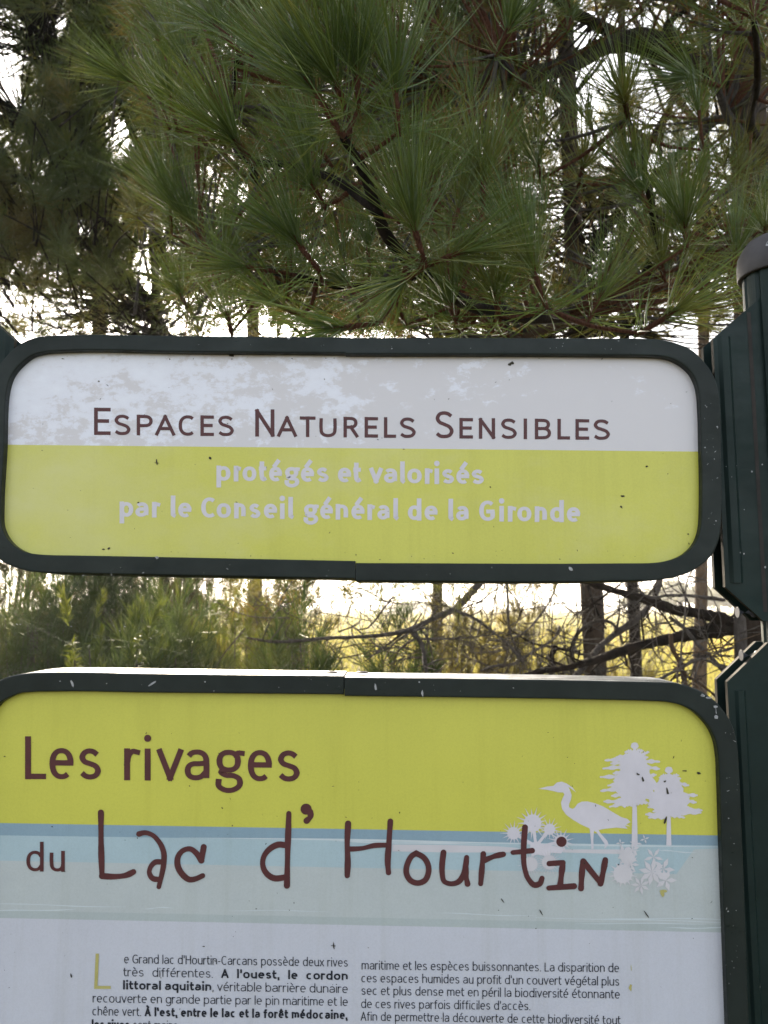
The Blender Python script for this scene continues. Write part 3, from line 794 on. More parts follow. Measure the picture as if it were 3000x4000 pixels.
def make_post(side, label):
    sgn = 1 if side > 0 else -1
    ax = AX if sgn > 0 else -AX + P(57, 1310, YF)[0] + P(2785, 1326, YF)[0]
    zc = P(2884, 1085, AYC)[2]
    HID = 0.0 if sgn > 0 else 0.03
    t = thing('sign_post', label, 'post', (ax, AYC, 0), 'posts carrying the two signs')
    def loc(v): return (v[0], v[1], v[2])
    # ribbed tube
    mb = MB(); n = 72
    prof = []
    for k in range(n):
        a = 2*math.pi*k/n
        r = 0.0495 - (0.0034 if k % 6 in (0,) else 0.0)
        prof.append((r*math.cos(a), r*math.sin(a)))
    V = [(ax + x, AYC + y, z) for z in (0.0, zc + 0.004) for x, y in prof]
    mb.add(V, [(k, (k+1) % n, n + (k+1) % n, n + k) for k in range(n)] + [tuple(range(n))[::-1], tuple(n + k for k in range(n))], 0)
    mb.build('tube', M['plate'], t)
    # domed cap
    mb = MB(); m = 40
    rings = [(0.0500, 0.0), (0.0555, 0.0), (0.0565, 0.002), (0.0565, 0.022), (0.0545, 0.034), (0.049, 0.044), (0.041, 0.055), (0.029, 0.062), (0.012, 0.0665), (0.0005, 0.067)]
    V = [(ax + r*math.cos(a), AYC + r*math.sin(a), zc + z) for r, z in rings for a in np.linspace(0, 2*math.pi, m, endpoint=False)]
    mb.add(V, [(i*m + k, i*m + (k+1) % m, (i+1)*m + (k+1) % m, (i+1)*m + k) for i in range(len(rings)-1) for k in range(m)], 0, True)
    cap = mb.build('post_cap', M['cap'], t)
    if sgn > 0:
        mb = MB(); pts = []
        for u, w in [(-.42,.15),(-.46,.3),(-.52,.55),(-.58,.75),(-.66,.86),(-.72,.8),(-.70,.6),(-.62,.35),(-.52,.12)]:
            a = -math.pi/2 + u; zz = 0.026 + 0.024*(1-w); 
            rr = np.interp(zz, [0.022, 0.034, 0.044, 0.052], [0.0565, 0.0545, 0.049, 0.040]) + 0.0006
            pts.append((ax + rr*math.cos(a), AYC + rr*math.sin(a), zc + zz))
        mb.add(pts, [tuple(range(len(pts)))[::-1]]); s_ = mb.build('dropping', M['dropping'], cap); s_.location = (0, 0, 0)
    # plates, given on the right and mirrored about x = 0 for the other post
    def mir(poly): return [(sgn * x + (0 if sgn > 0 else OFF), z) for x, z in poly]
    OFF = 0.0
    if sgn < 0:
        OFF = P(57, 1310, YF)[0] + P(2785, 1326, YF)[0]
    up_f = [XZ(2785, 1326, YF), XZ(2985, 1149, YF), (0.735, XZ(2985, 1149, YF)[1]), (0.735, XZ(2985, 2424, YF)[1]), XZ(2982, 2426, YF), XZ(2828, 2293, YF)]
    xl = up_f[0][0]; up_f[5] = (xl, up_f[5][1])
    if sgn < 0: up_f[3:] = [(x, z + 0.10) for x, z in up_f[3:]]
    pf = plate(t, mir(up_f), YF, 0.008, 'clamp_plate', [(sgn*(xl + 0.016) + OFF, 0.010, up_f[5][1] + 0.006, up_f[0][1] + 0.004, 0.004), ])
    zt, zb = up_f[1][1], up_f[3][1]
    # dark slot strip down the plate
    mb = MB(); xs = sgn*XZ(2934, 1400, YF)[0] + OFF
    sx0, sx1 = xs - 0.0028, xs + 0.0028
    V = [(sx0, YF - 0.0004, zb + 0.012), (sx1, YF - 0.0004, zb + 0.012), (sx1, YF - 0.0004, zt - 0.028), (sx0, YF - 0.0004, zt - 0.028)]
    mb.add(V, [(0, 1, 2, 3)]); mb.build('slot', M['paint_in'], pf).location = (0, 0, 0)
    dx, dz = 0.0, 0.0
    up_b = [(xl, up_f[0][1] + 0.0), up_f[1], up_f[2], up_f[3], up_f[4], (xl, up_f[5][1])]
    plate(t, mir(up_b), YB, 0.008)
    if sgn < 0: OFF -= HID
    lo_f = [XZ(2841, 2663, YF), XZ(3000, 2510, YF), (0.735, XZ(3000, 2510, YF)[1]), (0.735, 0.55), (XZ(2841, 2663, YF)[0], 0.55)]
    plate(t, mir(lo_f), YF, 0.008, 'clamp_plate', [(sgn*(lo_f[0][0] + 0.017) + OFF, 0.008, 0.56, lo_f[0][1] - 0.012, 0.0035)])
    plate(t, mir(lo_f), YB, 0.008)
    for (px, py, d) in ((2907, 2392, D + 0.044), (2922, 2560, D + 0.044)):
        c = P(px, py, d); cx = sgn * c[0] + OFF
        mb = MB()
        pts = [(cx - sgn*0.010, c[1], c[2]), (cx - sgn*0.009, c[1], c[2]), (cx - sgn*0.008, c[1], c[2]), (cx + sgn*0.010, c[1], c[2]), (cx + sgn*0.011, c[1], c[2]), (cx + sgn*0.016, c[1], c[2])]
        tube(mb, pts, [.0076, .0080, .0045, .0045, .0065, .0060], 14, 0, 2, 0, True, False)
        mb.build('screw', M['screw'], t)
    specks_mb = MB()
    for _ in range(34):
        x = rng.uniform(xl + 0.004, 0.70); hi = rng.random() < 0.55
        z = rng.uniform(zb + 0.06, zt - 0.14) if hi else rng.uniform(0.75, lo_f[0][1] - 0.03)
        if not hi and x < lo_f[0][0] + 0.012: continue
        r = 0.0004 + 0.0012*rng.random()**3
        specks_mb.add([(sgn*x + OFF + r*math.cos(a)*(1+rng.random()*.5), YF - (0.0052 if abs(x-xl-0.016) < 0.012 else 0.0007), z + r*math.sin(a)*(1+rng.random())) for a in np.linspace(0, 2*math.pi, 6, endpoint=False)], [tuple(range(6))])
    tag(specks_mb.build('pale_specks', M['dropping'], t), kind='stuff')
    return t
make_post(1, 'dark green ribbed post with grey domed cap right of both signs')
make_post(-1, 'dark green post just showing at the left edge behind the header sign')
#VEG
# ------------------------------------------------------------------ ground
def ground():
    ys = np.concatenate([np.linspace(-60, 60, 61), np.geomspace(66, 2400, 30)])
    xs = np.concatenate([-np.geomspace(1600, 66, 24), np.linspace(-60, 60, 61), np.geomspace(66, 1600, 24)])
    X, Y = np.meshgrid(xs, ys)
    Z = 0.05*np.sin(X*.31 + 1) * np.cos(Y*.27) + 0.04*np.sin(X*.9 + Y*.7)
    Z *= np.clip(np.hypot(X, Y - 1)/6, 0.15, 1) * np.clip(200/np.maximum(np.hypot(X, Y), 1), 0, 1)
    V = np.column_stack([X.ravel(), Y.ravel(), Z.ravel()])
    nx = len(xs); i = np.arange(len(V)).reshape(Y.shape)
    Q = np.stack([i[:-1, :-1], i[:-1, 1:], i[1:, 1:], i[1:, :-1]], -1).reshape(-1, 4)
    return tag(fast('ground', V, Q, M['ground']), 'flat marshy ground of dry grass running to the horizon', None, None, 'structure')
ground()

# ------------------------------------------------------------------ ribbons (needles, spines, grass)
PROF = {3: np.array([.8, 1.0, .75, .12]), 2: np.array([.85, 1.0, .15]), 4: np.array([.7, 1.0, .95, .7, .1])}
def ribbons(base, d, L, W, bend, seg=3, face=None):
    """base, d, bend (N,3); L, W (N,)"""
    n = len(base)
    t = np.linspace(0, 1, seg + 1)
    c = base[:, None] + d[:, None]*(L[:, None]*t)[..., None] + bend[:, None]*(L[:, None]*t**2)[..., None]
    r = rng.standard_normal((n, 3)) if face is None else face
    s = unit(np.cross(d, r)) * (W/2)[:, None]
    w = PROF[seg]
    V = np.stack([c - s[:, None]*w[None, :, None], c + s[:, None]*w[None, :, None]], 2).reshape(-1, 3)
    k = (np.arange(n) * 2*(seg+1))[:, None] + np.arange(seg)[None]*2
    Q = np.stack([k, k+1, k+3, k+2], -1).reshape(-1, 4)
    return V, Q
def rperp(a):
    r = rng.standard_normal(a.shape)
    return unit(r - a*(r*a).sum(-1, keepdims=True))
UP = np.array([0, 0, 1.0])
def tufts(base, axis, slen, nlen, width, n, old=0.34, tight=1.0, seg=3):
    """pine shoots: arrays over tufts -> ribbons for all needles"""
    N = len(base)
    idx = np.repeat(np.arange(N), n)
    m = len(idx)
    a = axis[idx]; u = rperp(a)
    isold = rng.random(m) < old
    t = np.where(isold, rng.uniform(-0.25, 0.30, m), rng.uniform(0.62, 1.12, m))
    th = np.where(isold, rng.uniform(50, 115, m), np.abs(rng.normal(0, 1, m))*17*tight + 7 + (1.12 - t)*38)
    th = np.where(~isold & (rng.random(m) < .12), th + rng.uniform(10, 45, m), th)
    th = np.radians(th)
    d = np.cos(th)[:, None]*a + np.sin(th)[:, None]*u
    L = nlen[idx]*np.where(isold, rng.uniform(.55, .9, m), rng.uniform(.72, 1.08, m))
    bend = np.where(isold[:, None], 0.20*a - 0.14*UP, 0.16*a - 0.05*UP) + rng.normal(0, .08, (m, 3))
    W = width[idx]*rng.uniform(.75, 1.15, m)
    b = base[idx] + a*(slen[idx]*t)[:, None]
    return ribbons(b, unit(d), L, W, bend, seg)
def merge(parts):
    V = []; Q = []; o = 0
    for v, q in parts:
        V.append(v); Q.append(q + o); o += len(v)
    return np.vstack(V), np.vstack(Q)

# gaps of open sky (photo pixels): cx, cy, rx, ry, strength
GAPS = [(15,200,75,260,1),(20,420,60,120,.8),(210,70,60,60,.9),(470,500,80,70,.8),(320,920,50,70,.9),(390,960,30,60,.7),(560,1000,60,80,.75),(640,960,70,90,1),(690,860,40,70,.7),(620,1150,90,110,1),(690,1220,60,100,.9),(900,1200,120,110,1),(1060,1190,90,80,.9),(1140,1260,60,60,.8),(30,1170,60,70,.8),(60,1020,70,60,.6),(190,1030,60,60,.55),(330,1130,50,60,.6),(560,1290,90,40,.9),(440,1260,40,40,.6),
 (2520,225,300,75,.8),(2420,90,180,80,.8),(2250,160,70,70,.7),(2300,330,90,90,.95),(2260,420,70,60,.8),(2630,370,90,60,.9),(2800,270,40,30,.8),(2560,160,60,50,.8),(2760,100,60,80,.6),(2180,800,130,90,.7),(2350,920,120,90,.7),(2250,990,120,100,.75),(2480,900,60,60,.6),(2800,840,90,70,.7),(2820,780,50,40,.7),(2850,1150,70,130,.9),(2650,1270,120,80,.9),(2450,1180,100,70,.8),(2150,1060,60,60,.6),(1870,1010,60,50,.6),(1930,1080,60,40,.7),(1990,1050,50,60,.7),(2640,1080,60,60,.6),(2540,1290,100,50,.8),(1350,1000,50,60,.5),(1440,840,50,50,.5),(1700,1260,60,40,.5),(1600,400,40,50,.5),(1900,480,60,60,.5),
 (2080,2330,170,55,1),(1750,2330,130,60,.95),(2500,2330,180,60,1),(2700,2300,130,90,1),(1000,2330,50,40,.8),(840,2280,60,40,.8),(1270,2320,90,60,.8),(630,2290,40,30,.7),(300,2290,60,35,.5)]
GAPS = [(a, b, c*(.84 if b > 700 else .95), d*(.84 if b > 700 else .95), e*(.85 if 700 < b < 1500 else 1)) for a, b, c, d, e in GAPS]
def gap(px, py):
    g = np.zeros(np.shape(px))
    for cx, cy, rx, ry, s in GAPS:
        q = ((px-cx)/rx)**2 + ((py-cy)/ry)**2
        g = np.maximum(g, s*np.clip(1.35 - q, 0, 1)**0.6)
    return g

# ------------------------------------------------------------------ trees
def twigs_to(mb, limbs, pts, axes, r=0.004, maxd=1.6, mi=0, sides=5):
    """thin curved twigs from the nearest limb point to every shoot"""
    L = np.vstack([l[0] for l in limbs])
    LT = np.vstack([unit(np.gradient(l[0], axis=0)) for l in limbs])
    for p, a in zip(pts, axes):
        dd = np.linalg.norm(L - p, axis=1) + 0.8*np.maximum(L[:, 2] - p[2], 0)
        k = int(np.argmin(dd)); q = L[k]
        d = np.linalg.norm(p - q)
        if d > maxd: q = p - unit(0.55*a + 0.45*unit(p - q)) * rng.uniform(0.25, 0.45); d = np.linalg.norm(p - q)
        mid = q + (p - q)*.55 - a*d*.07 + rng.normal(0, .03, 3)*d
        tube(mb, [q, mid, p], [r*1.7 + .0035*d, r*1.2, r], sides, mi, 3)
def limb_of(pts, rad, wob=0.0, per=8):
    pts = np.array(pts, float)
    sm = spline(np.column_stack([pts, np.array(rad, float)]), per)
    return sm[:, :3], sm[:, 3]
def trunk_tube(mb, base, top, r0, r1, lean=0.0, sides=14):
    n = 9
    p = [np.array(base) + (np.array(top) - np.array(base))*t + np.array([math.sin(t*5 + lean)*.03, math.cos(t*4 + lean)*.03, 0])*(t > 0) for t in np.linspace(0, 1, n)]
    tube(mb, p, [r0*(1.25 if i == 0 else 1) + (r1-r0)*i/(n-1) for i in range(n)], sides, 0, 5, 0.045)
    return p

def shoot_scales(mb, base, axis, L, r):
    """bare reddish shoot: a stem with rings of bud scales"""
    tip = base + axis*L
    tube(mb, [base - axis*.01, base + axis*L*.5, tip], [r*.75, r, r*.8], 7, 0, 3)
    n = int(L/0.004)
    for k in range(n):
        t = k/n; c = base + axis*L*t
        for j in range(3):
            u = rperp(axis[None])[0]
            w = np.cross(axis, u)*r*.5
            o = c + u*r*.85
            mb.add([o - w, o + w, o + u*r*.7 + axis*r*1.5], [(0, 1, 2)], 0)
    # a fan of pale scales round the bud
    for k in range(16):
        u = rperp(axis[None])[0]; w = np.cross(axis, u)*r*.3; o = tip - axis*.006
        e = o + axis*rng.uniform(.012, .026) + u*rng.uniform(.006, .012)
        mb.add([o + u*r*.5 - w, o + u*r*.5 + w, e], [(0, 1, 2)], 0)

# ---- the near pine: trunk on the right, branches hanging over the sign
TD = 3.7
near = thing('pine_tree', 'nearest pine with long green needles hanging over the header sign, trunk at right', 'pine tree', (P(2880, 2370, TD)[0], TD, 0))
mb = MB()
tb = P(2868, 2370, TD); tt = P(2925, -900, TD)
trunk_tube(mb, (tb[0], TD, -0.1), tt, px_at(92, TD), px_at(56, TD), 0.6, 18)
mb.build('trunk', M['bark_mid'], near)
mb = MB()
tube(mb, [(P(2893, 2370, 3.5)[0], 3.5, -0.05), P(2893, 2500, 3.5), P(2890, 2400, 3.5), P(2878, 2290, 3.52), P(2870, 2200, 3.55), P(2850, 2000, 3.6)], [px_at(26, 3.5), px_at(24, 3.5), px_at(21, 3.5), px_at(15, 3.5), .01, .008], 10, 0, 5, .05)
mb.build('dead_stem', M['twig'], near)
LIMBS = []
def limb(parent, name, pts, rad, m, wob=0.05, sides=10, keep=True):
    mb = MB()
    tube(mb, pts, rad, sides, 0, 7, wob)
    mb.build(name, m, parent)
    if keep: LIMBS.append(limb_of(pts, rad))
limb(near, 'limb', [P(2890,1000,TD),P(2700,1080,3.2),P(2500,1130,2.8),P(2280,1220,2.35),P(2000,1235,2.1),P(1650,1062,1.75),P(1500,900,1.64),P(1475,830,1.62),P(1424,681,1.58),P(1340,535,1.5)], [.05,.035,.028,.022,.018,.015,.0125,.012,.0115,.008], M['bark'])
limb(near, 'limb', [P(2930,330,TD),P(2800,285,3.65),P(2700,250,3.6),P(2600,200,3.55),P(2500,160,3.5),P(2400,170,3.45),P(2250,240,3.3),P(2050,300,3.0),P(1880,330,2.7),P(1717,330,2.3)], [.075,.066,.062,.066,.058,.045,.04,.03,.02,.01], M['bark'])
limb(near, 'limb', [P(2450,165,3.48),P(2330,95,3.4),P(2230,40,3.3),P(2100,-60,3.2)], [.034,.026,.022,.015], M['bark'])
limb(near, 'limb', [P(3060,740,3.3),P(2950,860,3.2),P(2780,1000,3.0),P(2400,1170,2.6),P(2260,1240,2.5),P(2000,1330,2.4)], [.045,.04,.034,.024,.016,.01], M['bark_brown'])
limb(near, 'limb', [P(2500,1130,2.8),P(2560,950,2.5),P(2545,800,2.3),P(2500,600,2.15),P(2454,470,2.0)], [.02,.015,.012,.009,.007], M['bark'])
limb(near, 'limb', [P(2660,225,3.58),P(2640,160,3.4),P(2605,110,3.3),P(2620,80,3.2),P(2680,40,3.1)], [.026,.02,.018,.012,.008], M['bark'])
limb(near, 'limb', [P(1650,1062,1.75),P(1500,1110,1.85),P(1350,1120,1.9),P(1200,1090,1.9),P(1060,1062,1.95),P(800,980,2.3)], [.012,.011,.010,.009,.008,.006], M['bark'])
limb(near, 'limb', [P(2920,560,TD),P(2860,480,3.0),P(2830,420,2.5),P(2802,340,2.0)], [.03,.02,.014,.008], M['bark'])
limb(near, 'limb', [P(2960,900,3.0),P(2990,650,2.7),P(2930,480,2.4),P(2960,300,2.1),P(2946,70,1.9)], [.022,.018,.014,.01,.007], M['bark'])
limb(near, 'limb', [P(1475,830,1.62),P(1300,700,1.75),P(1100,640,1.85),P(985,633,1.8),P(900,420,1.9),P(931,205,1.75)], [.010,.009,.008,.0075,.007,.006], M['bark'])
limb(near, 'limb', [P(2280,1220,2.35),P(2200,1230,2.0),P(2150,1220,1.8),P(2133,1195,1.7)], [.014,.012,.009,.0075], M['bark'])
limb(near, 'limb', [P(2050,300,3.0),P(2000,290,2.4),P(1943,215,2.0)], [.02,.013,.008], M['bark'])
NEARLIMBS = list(LIMBS)
# hand-placed shoots: base px, tip px, depth at base, needle length (m), needles
HERO = [(1338,533,1193,298,1.50,.25,230),(1365,470,1298,285,1.52,.24,190),(1400,422,1394,262,1.50,.25,200),(1557,515,1540,318,1.52,.26,230),
 (1658,1021,1608,859,1.62,.25,240),(1668,1035,1800,985,1.64,.18,120),(1655,1045,1572,1100,1.62,.17,110),(2133,1193,2079,1040,1.66,.25,240),
 (2454,461,2436,380,1.95,.21,190),(1943,208,1997,90,1.9,.21,180),(931,199,832,81,1.7,.22,190),(985,633,913,542,1.75,.23,190),(1266,805,1220,723,1.75,.21,160),
 (1240,1050,1148,930,1.75,.24,200),(1060,1060,950,1040,1.85,.18,120),(570,352,506,316,2.3,.21,150),(1889,790,1885,690,1.85,.22,180),(2684,960,2675,875,1.95,.23,190),
 (2530,815,2505,745,2.0,.21,150),(2503,1302,2630,1220,1.75,.20,150),(2946,70,2935,-30,1.85,.22,180),(2802,334,2711,307,1.95,.21,160),(2594,1090,2580,1020,2.0,.2,150),
 (1717,325,1715,255,2.2,.2,130),(1480,1262,1300,1285,1.7,.19,150),(904,1300,890,1235,2.0,.2,70),(820,985,745,860,2.15,.25,220),(700,830,640,740,2.3,.22,150),
 (2110,700,2095,630,2.1,.22,150),(2260,720,2280,640,2.2,.2,130),(640,220,610,130,2.2,.22,170),(1290,640,1230,560,1.9,.21,150),(1130,330,1080,240,1.8,.22,160),
 (1560,860,1600,740,1.75,.22,170),(1760,900,1800,790,1.85,.22,170),(1420,1180,1350,1100,1.8,.2,140),(1950,1240,1930,1150,1.8,.2,120),(2300,1250,2350,1150,1.9,.2,130),
 (1780,1250,1760,1180,1.75,.18,130),(1180,1240,1090,1190,1.9,.18,100),(2850,1080,2880,980,1.95,.22,140),(2330,560,2300,470,2.3,.2,120),(800,560,750,450,2.0,.22,170),(760,330,720,230,2.0,.22,160)]
hb = np.array([P(a[0], a[1], a[4]) for a in HERO])
ht = np.array([P(a[2], a[3], a[4] - 0.02 + 0.03*rng.standard_normal()) for a in HERO])
hax = unit(ht - hb); hsl = np.linalg.norm(ht - hb, axis=1)
nl = np.array([a[5] for a in HERO]); cnt = (np.array([a[6] for a in HERO])*.86).astype(int)
parts = [tufts(hb, hax, hsl, nl, np.full(len(hb), .0025), cnt, .17, .85, 4)]
mb = MB()
for b_, a_, s_ in zip(hb, hax, hsl): shoot_scales(mb, b_, a_, s_, .0060)
twigs_to(mb, NEARLIMBS, hb, hax, .0042, 0.9)
# filler shoots on the same tree
def scatter(n, x0, x1, y0, y1, d0, d1, seed_gap=1.0, p=1.0):
    out = []
    while len(out) < n:
        k = n*3
        px = rng.uniform(x0, x1, k); py = rng.uniform(y0, y1, k); d = d0 + (d1-d0)*rng.random(k)**p
        ok = np.ones(k, bool)
        for up in (0.0, 0.07, 0.14, 0.21):
            ok &= rng.random(k) > gap(px, py - up*F/d)*seed_gap*(1 if up < .2 else .6)
        ok &= rng.random(k) > 0.68*np.clip((px - 1850)/400, 0, 1)      # thinner crown on the right
        out += list(zip(px[ok], py[ok], d[ok]))
    return np.array(out[:n])
def up_axes(n, px, spread=.45, lean=.5):
    a = np.column_stack([rng.normal(-.08, spread, n) + lean*np.clip((px - 1700)/1500, -1, 1)*-.1, rng.normal(-.15, spread, n), np.abs(rng.normal(.8, .3, n))])
    return unit(a)
near_f = scatter(520, 620, 3300, -1300, 1330, 1.9, 3.6, 1.0)
fb = np.array([P(*q) for q in near_f]); fa = up_axes(len(fb), near_f[:, 0], .32)
fsl = rng.uniform(.03, .10, len(fb))
parts.append(tufts(fb, fa, fsl, rng.uniform(.12, .19, len(fb)), np.full(len(fb), .0025), rng.integers(60, 115, len(fb)), .26, .9, 3))
twigs_to(mb, NEARLIMBS, fb, fa, .0035, 0.8)
for b_, a_, s_ in zip(fb, fa, fsl): tube(mb, [b_, b_ + a_*s_], [.0045, .005], 6, 0, 2)
tag(mb.build('shoots', M['shoot'], near), kind='stuff')
V, Q = merge(parts)
mi = np.zeros(len(Q), int)
fast('needles', V, Q, [M['needle']], near)
# duller and dry needles deeper in the crown
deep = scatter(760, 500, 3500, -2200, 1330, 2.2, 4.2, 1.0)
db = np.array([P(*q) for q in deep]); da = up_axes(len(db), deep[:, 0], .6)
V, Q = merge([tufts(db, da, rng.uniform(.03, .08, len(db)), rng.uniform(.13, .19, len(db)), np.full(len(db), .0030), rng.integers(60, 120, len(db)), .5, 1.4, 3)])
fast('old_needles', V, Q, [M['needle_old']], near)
dry = scatter(130, 1000, 3100, 0, 1330, 1.9, 3.6, .6)
yb = np.array([P(*q) for q in dry]); ya = up_axes(len(yb), dry[:, 0], .9)
V, Q = merge([tufts(yb, ya, rng.uniform(.02, .04, len(yb)), rng.uniform(.09, .15, len(yb)), np.full(len(yb), .0026), rng.integers(10, 28, len(yb)), .7, 1.8, 3)])
fast('dry_needles', V, Q, [M['needle_dry']], near)
mb = MB(); twigs_to(mb, NEARLIMBS, np.vstack([db, yb]), np.vstack([da, ya]), .0035, 0.7)
tag(mb.build('twigs', M['twig'], near), kind='stuff')

# ---- low dead limbs between the two signs, on the near pine
q6 = lambda pts, d: [P(1500 + x/1.106, 2150 + y/1.106, dd) for (x, y), dd in zip(pts, np.broadcast_to(d, len(pts)))]
q5 = lambda pts, d: [P(x/1.106, 2150 + y/1.106, dd) for (x, y), dd in zip(pts, np.broadcast_to(d, len(pts)))]
def pw(w, d): return px_at(w/1.106/2, d)
def dead(parent, pts, w0, w1, d, conv=q6, m='bark', name='dead_limb', sides=9):
    dd = np.linspace(d[0], d[1], len(pts)) if isinstance(d, tuple) else np.full(len(pts), d)
    mb = MB()
    rad = [pw(w0 + (w1-w0)*i/(len(pts)-1), dd[i])*(1 + .12*math.sin(i*2.3)) for i in range(len(pts))]
    ctr = conv(pts, dd)
    tube(mb, ctr, rad, sides, 0, 9, .11)
    sm, sr = limb_of(ctr, rad)
    for k in range(3 + len(pts)//2*2):
        j = int(rng.integers(2, len(sm) - 2)); tg = unit(sm[j+1] - sm[j-1])
        v = unit(rperp(tg[None])[0] + tg*rng.uniform(-.2, .9)); L = rng.uniform(.04, .34)
        p1 = sm[j] + v*L*.5 + rng.normal(0, .012, 3); p2 = sm[j] + v*L + rng.normal(0, .05, 3)
        q = min(sr[j]*.55, .006)
        tube(mb, [sm[j], p1, p2], [q, q*.75, q*.3], 5, 0, 4, .08)
        if L > .15:
            for _ in range(2): tube(mb, [p1, p1 + unit(v + rng.normal(0, .6, 3))*L*.5], [q*.5, q*.2], 4, 0, 3)
    return mb.build(name, M[m], parent)
dead(near, [(1520,330),(1440,290),(1350,272),(1230,250),(1130,212),(1000,175),(890,138),(800,90)], 56, 24, (3.7, 3.5))
dead(near, [(1520,335),(1340,360),(1200,390),(1050,428),(930,470),(780,508),(640,530),(560,560)], 60, 14, (3.7, 3.3))
dead(near, [(1235,290),(1290,330),(1370,420),(1440,490),(1480,540)], 14, 18, (3.6, 3.3), q6, 'twig')
dead(near, [(1500,505),(1440,500),(1400,475),(1350,472),(1280,510),(1180,560)], 8, 12, (3.3, 3.2), q6, 'twig')
dead(near, [(1420,0),(1330,90),(1308,140),(1303,230),(1298,300),(1285,420),(1280,500)], 5, 9, 3.2, q6, 'twig')
dead(near, [(1470,215),(1400,205),(1320,196),(1220,195),(1150,205),(1090,170),(1040,155)], 18, 5, (3.6, 3.4), q6, 'twig')
dead(near, [(1510,420),(1460,435),(1430,440),(1400,400),(1370,350)], 12, 4, 3.5, q6, 'twig')
dead(near, [(1365,430),(1345,490),(1320,560)], 8, 8, 3.3, q6, 'twig')
dead(near, [(1240,360),(1245,420),(1275,480),(1295,540),(1300,640)], 16, 24, 3.3, q6, 'bark_brown', 'hanging_bark')

# ---- second pine behind the board
T2 = 4.7
sec = thing('pine_tree', 'dark pine trunk with dead crooked limbs seen in the slot between the two signs', 'pine tree', (P(2280, 2370, T2)[0], T2, 0))
mb = MB(); b_ = P(2285, 2370, T2); t_ = P(2200, -700, T2)
trunk_tube(mb, (P(2300, 2370, T2)[0], T2, -.1), t_, px_at(46, T2), px_at(30, T2), 1.3, 16); mb.build('trunk', M['bark_mid'], sec)
L0 = len(LIMBS)
limb(sec, 'limb', [P(2262,1600,T2),P(2050,1250,4.6),P(1800,1000,4.5),P(1500,800,4.4),P(1200,700,4.4)], [.05,.04,.03,.022,.012], M['bark'])
limb(sec, 'limb', [P(2240,1100,T2),P(2400,850,4.8),P(2650,600,4.9),P(2900,400,5.0)], [.04,.03,.022,.012], M['bark'])
limb(sec, 'limb', [P(2220,400,T2),P(1900,200,4.5),P(1600,0,4.4),P(1300,-150,4.3)], [.035,.03,.02,.012], M['bark'])
SECL = LIMBS[L0:]
dead(sec, [(800,-250),(620,-60),(420,135),(370,190),(310,250),(220,290),(120,340),(0,365),(-260,380),(-460,395),(-590,378)], 40, 9, (4.6, 2.9), q6, 'twig')
dead(sec, [(310,260),(400,300),(480,360),(530,400),(580,460),(600,480)], 13, 8, (3.5, 3.3), q6, 'twig')
dead(sec, [(760,60),(745,140),(720,210),(660,300),(580,370),(440,392)], 12, 6, (4.6, 3.8), q6, 'twig')
dead(sec, [(108,338),(160,400),(175,460),(185,540)], 20, 16, 3.1, q6, 'twig')
dead(sec, [(530,120),(535,220),(545,350),(580,440),(605,480)], 9, 11, 3.6, q6, 'twig')
dead(sec, [(840,440),(740,420),(640,400),(590,372),(540,340)], 14, 6, (4.6, 4.2), q6, 'bark')
dead(sec, [(760,330),(735,380),(640,440),(560,490),(480,500),(420,520)], 10, 12, (4.4, 3.9), q6, 'twig')
dead(sec, [(1200,90),(1185,150),(1160,220),(1100,290),(1000,360),(920,430),(850,520),(800,580)], 26, 26, (4.2, 3.6), q6, 'twig')
dead(sec, [(815,530),(818,400),(845,350),(920,305),(980,312),(1012,350),(1030,400)], 20, 10, (4.6, 4.3), q6, 'twig')
dead(sec, [(905,440),(915,480),(925,540),(935,600)], 22, 26, 3.7, q6, 'twig')
dead(sec, [(740,410),(725,470),(740,510),(700,550)], 22, 14, 4.2, q6, 'bark')
dead(sec, [(880,150),(905,230),(940,300),(960,340)], 14, 7, 4.5, q6, 'bark')
dead(sec, [(890,205),(960,195),(1010,205)], 5, 3, 4.5, q6, 'twig')
third = thing('pine_tree', 'thin dark pine trunk standing between the thick trunk and the right post', 'pine tree', (P(2440, 2370, 5.6)[0], 5.6, 0))
mb = MB(); trunk_tube(mb, (P(2455, 2370, 5.6)[0], 5.6, -.1), P(2420, -500, 5.6), px_at(25, 5.6), px_at(14, 5.6), 2.2, 12); mb.build('trunk', M['bark'], third)
L0 = len(LIMBS)
limb(third, 'limb', [P(2440,1300,5.6),P(2600,1050,5.4),P(2800,850,5.3),P(3000,700,5.2)], [.03,.025,.018,.01], M['bark'])
limb(third, 'limb', [P(2438,700,5.6),P(2600,450,5.6),P(2700,200,5.6),P(2800,-50,5.6)], [.03,.025,.018,.01], M['bark'])
THIL = LIMBS[L0:]

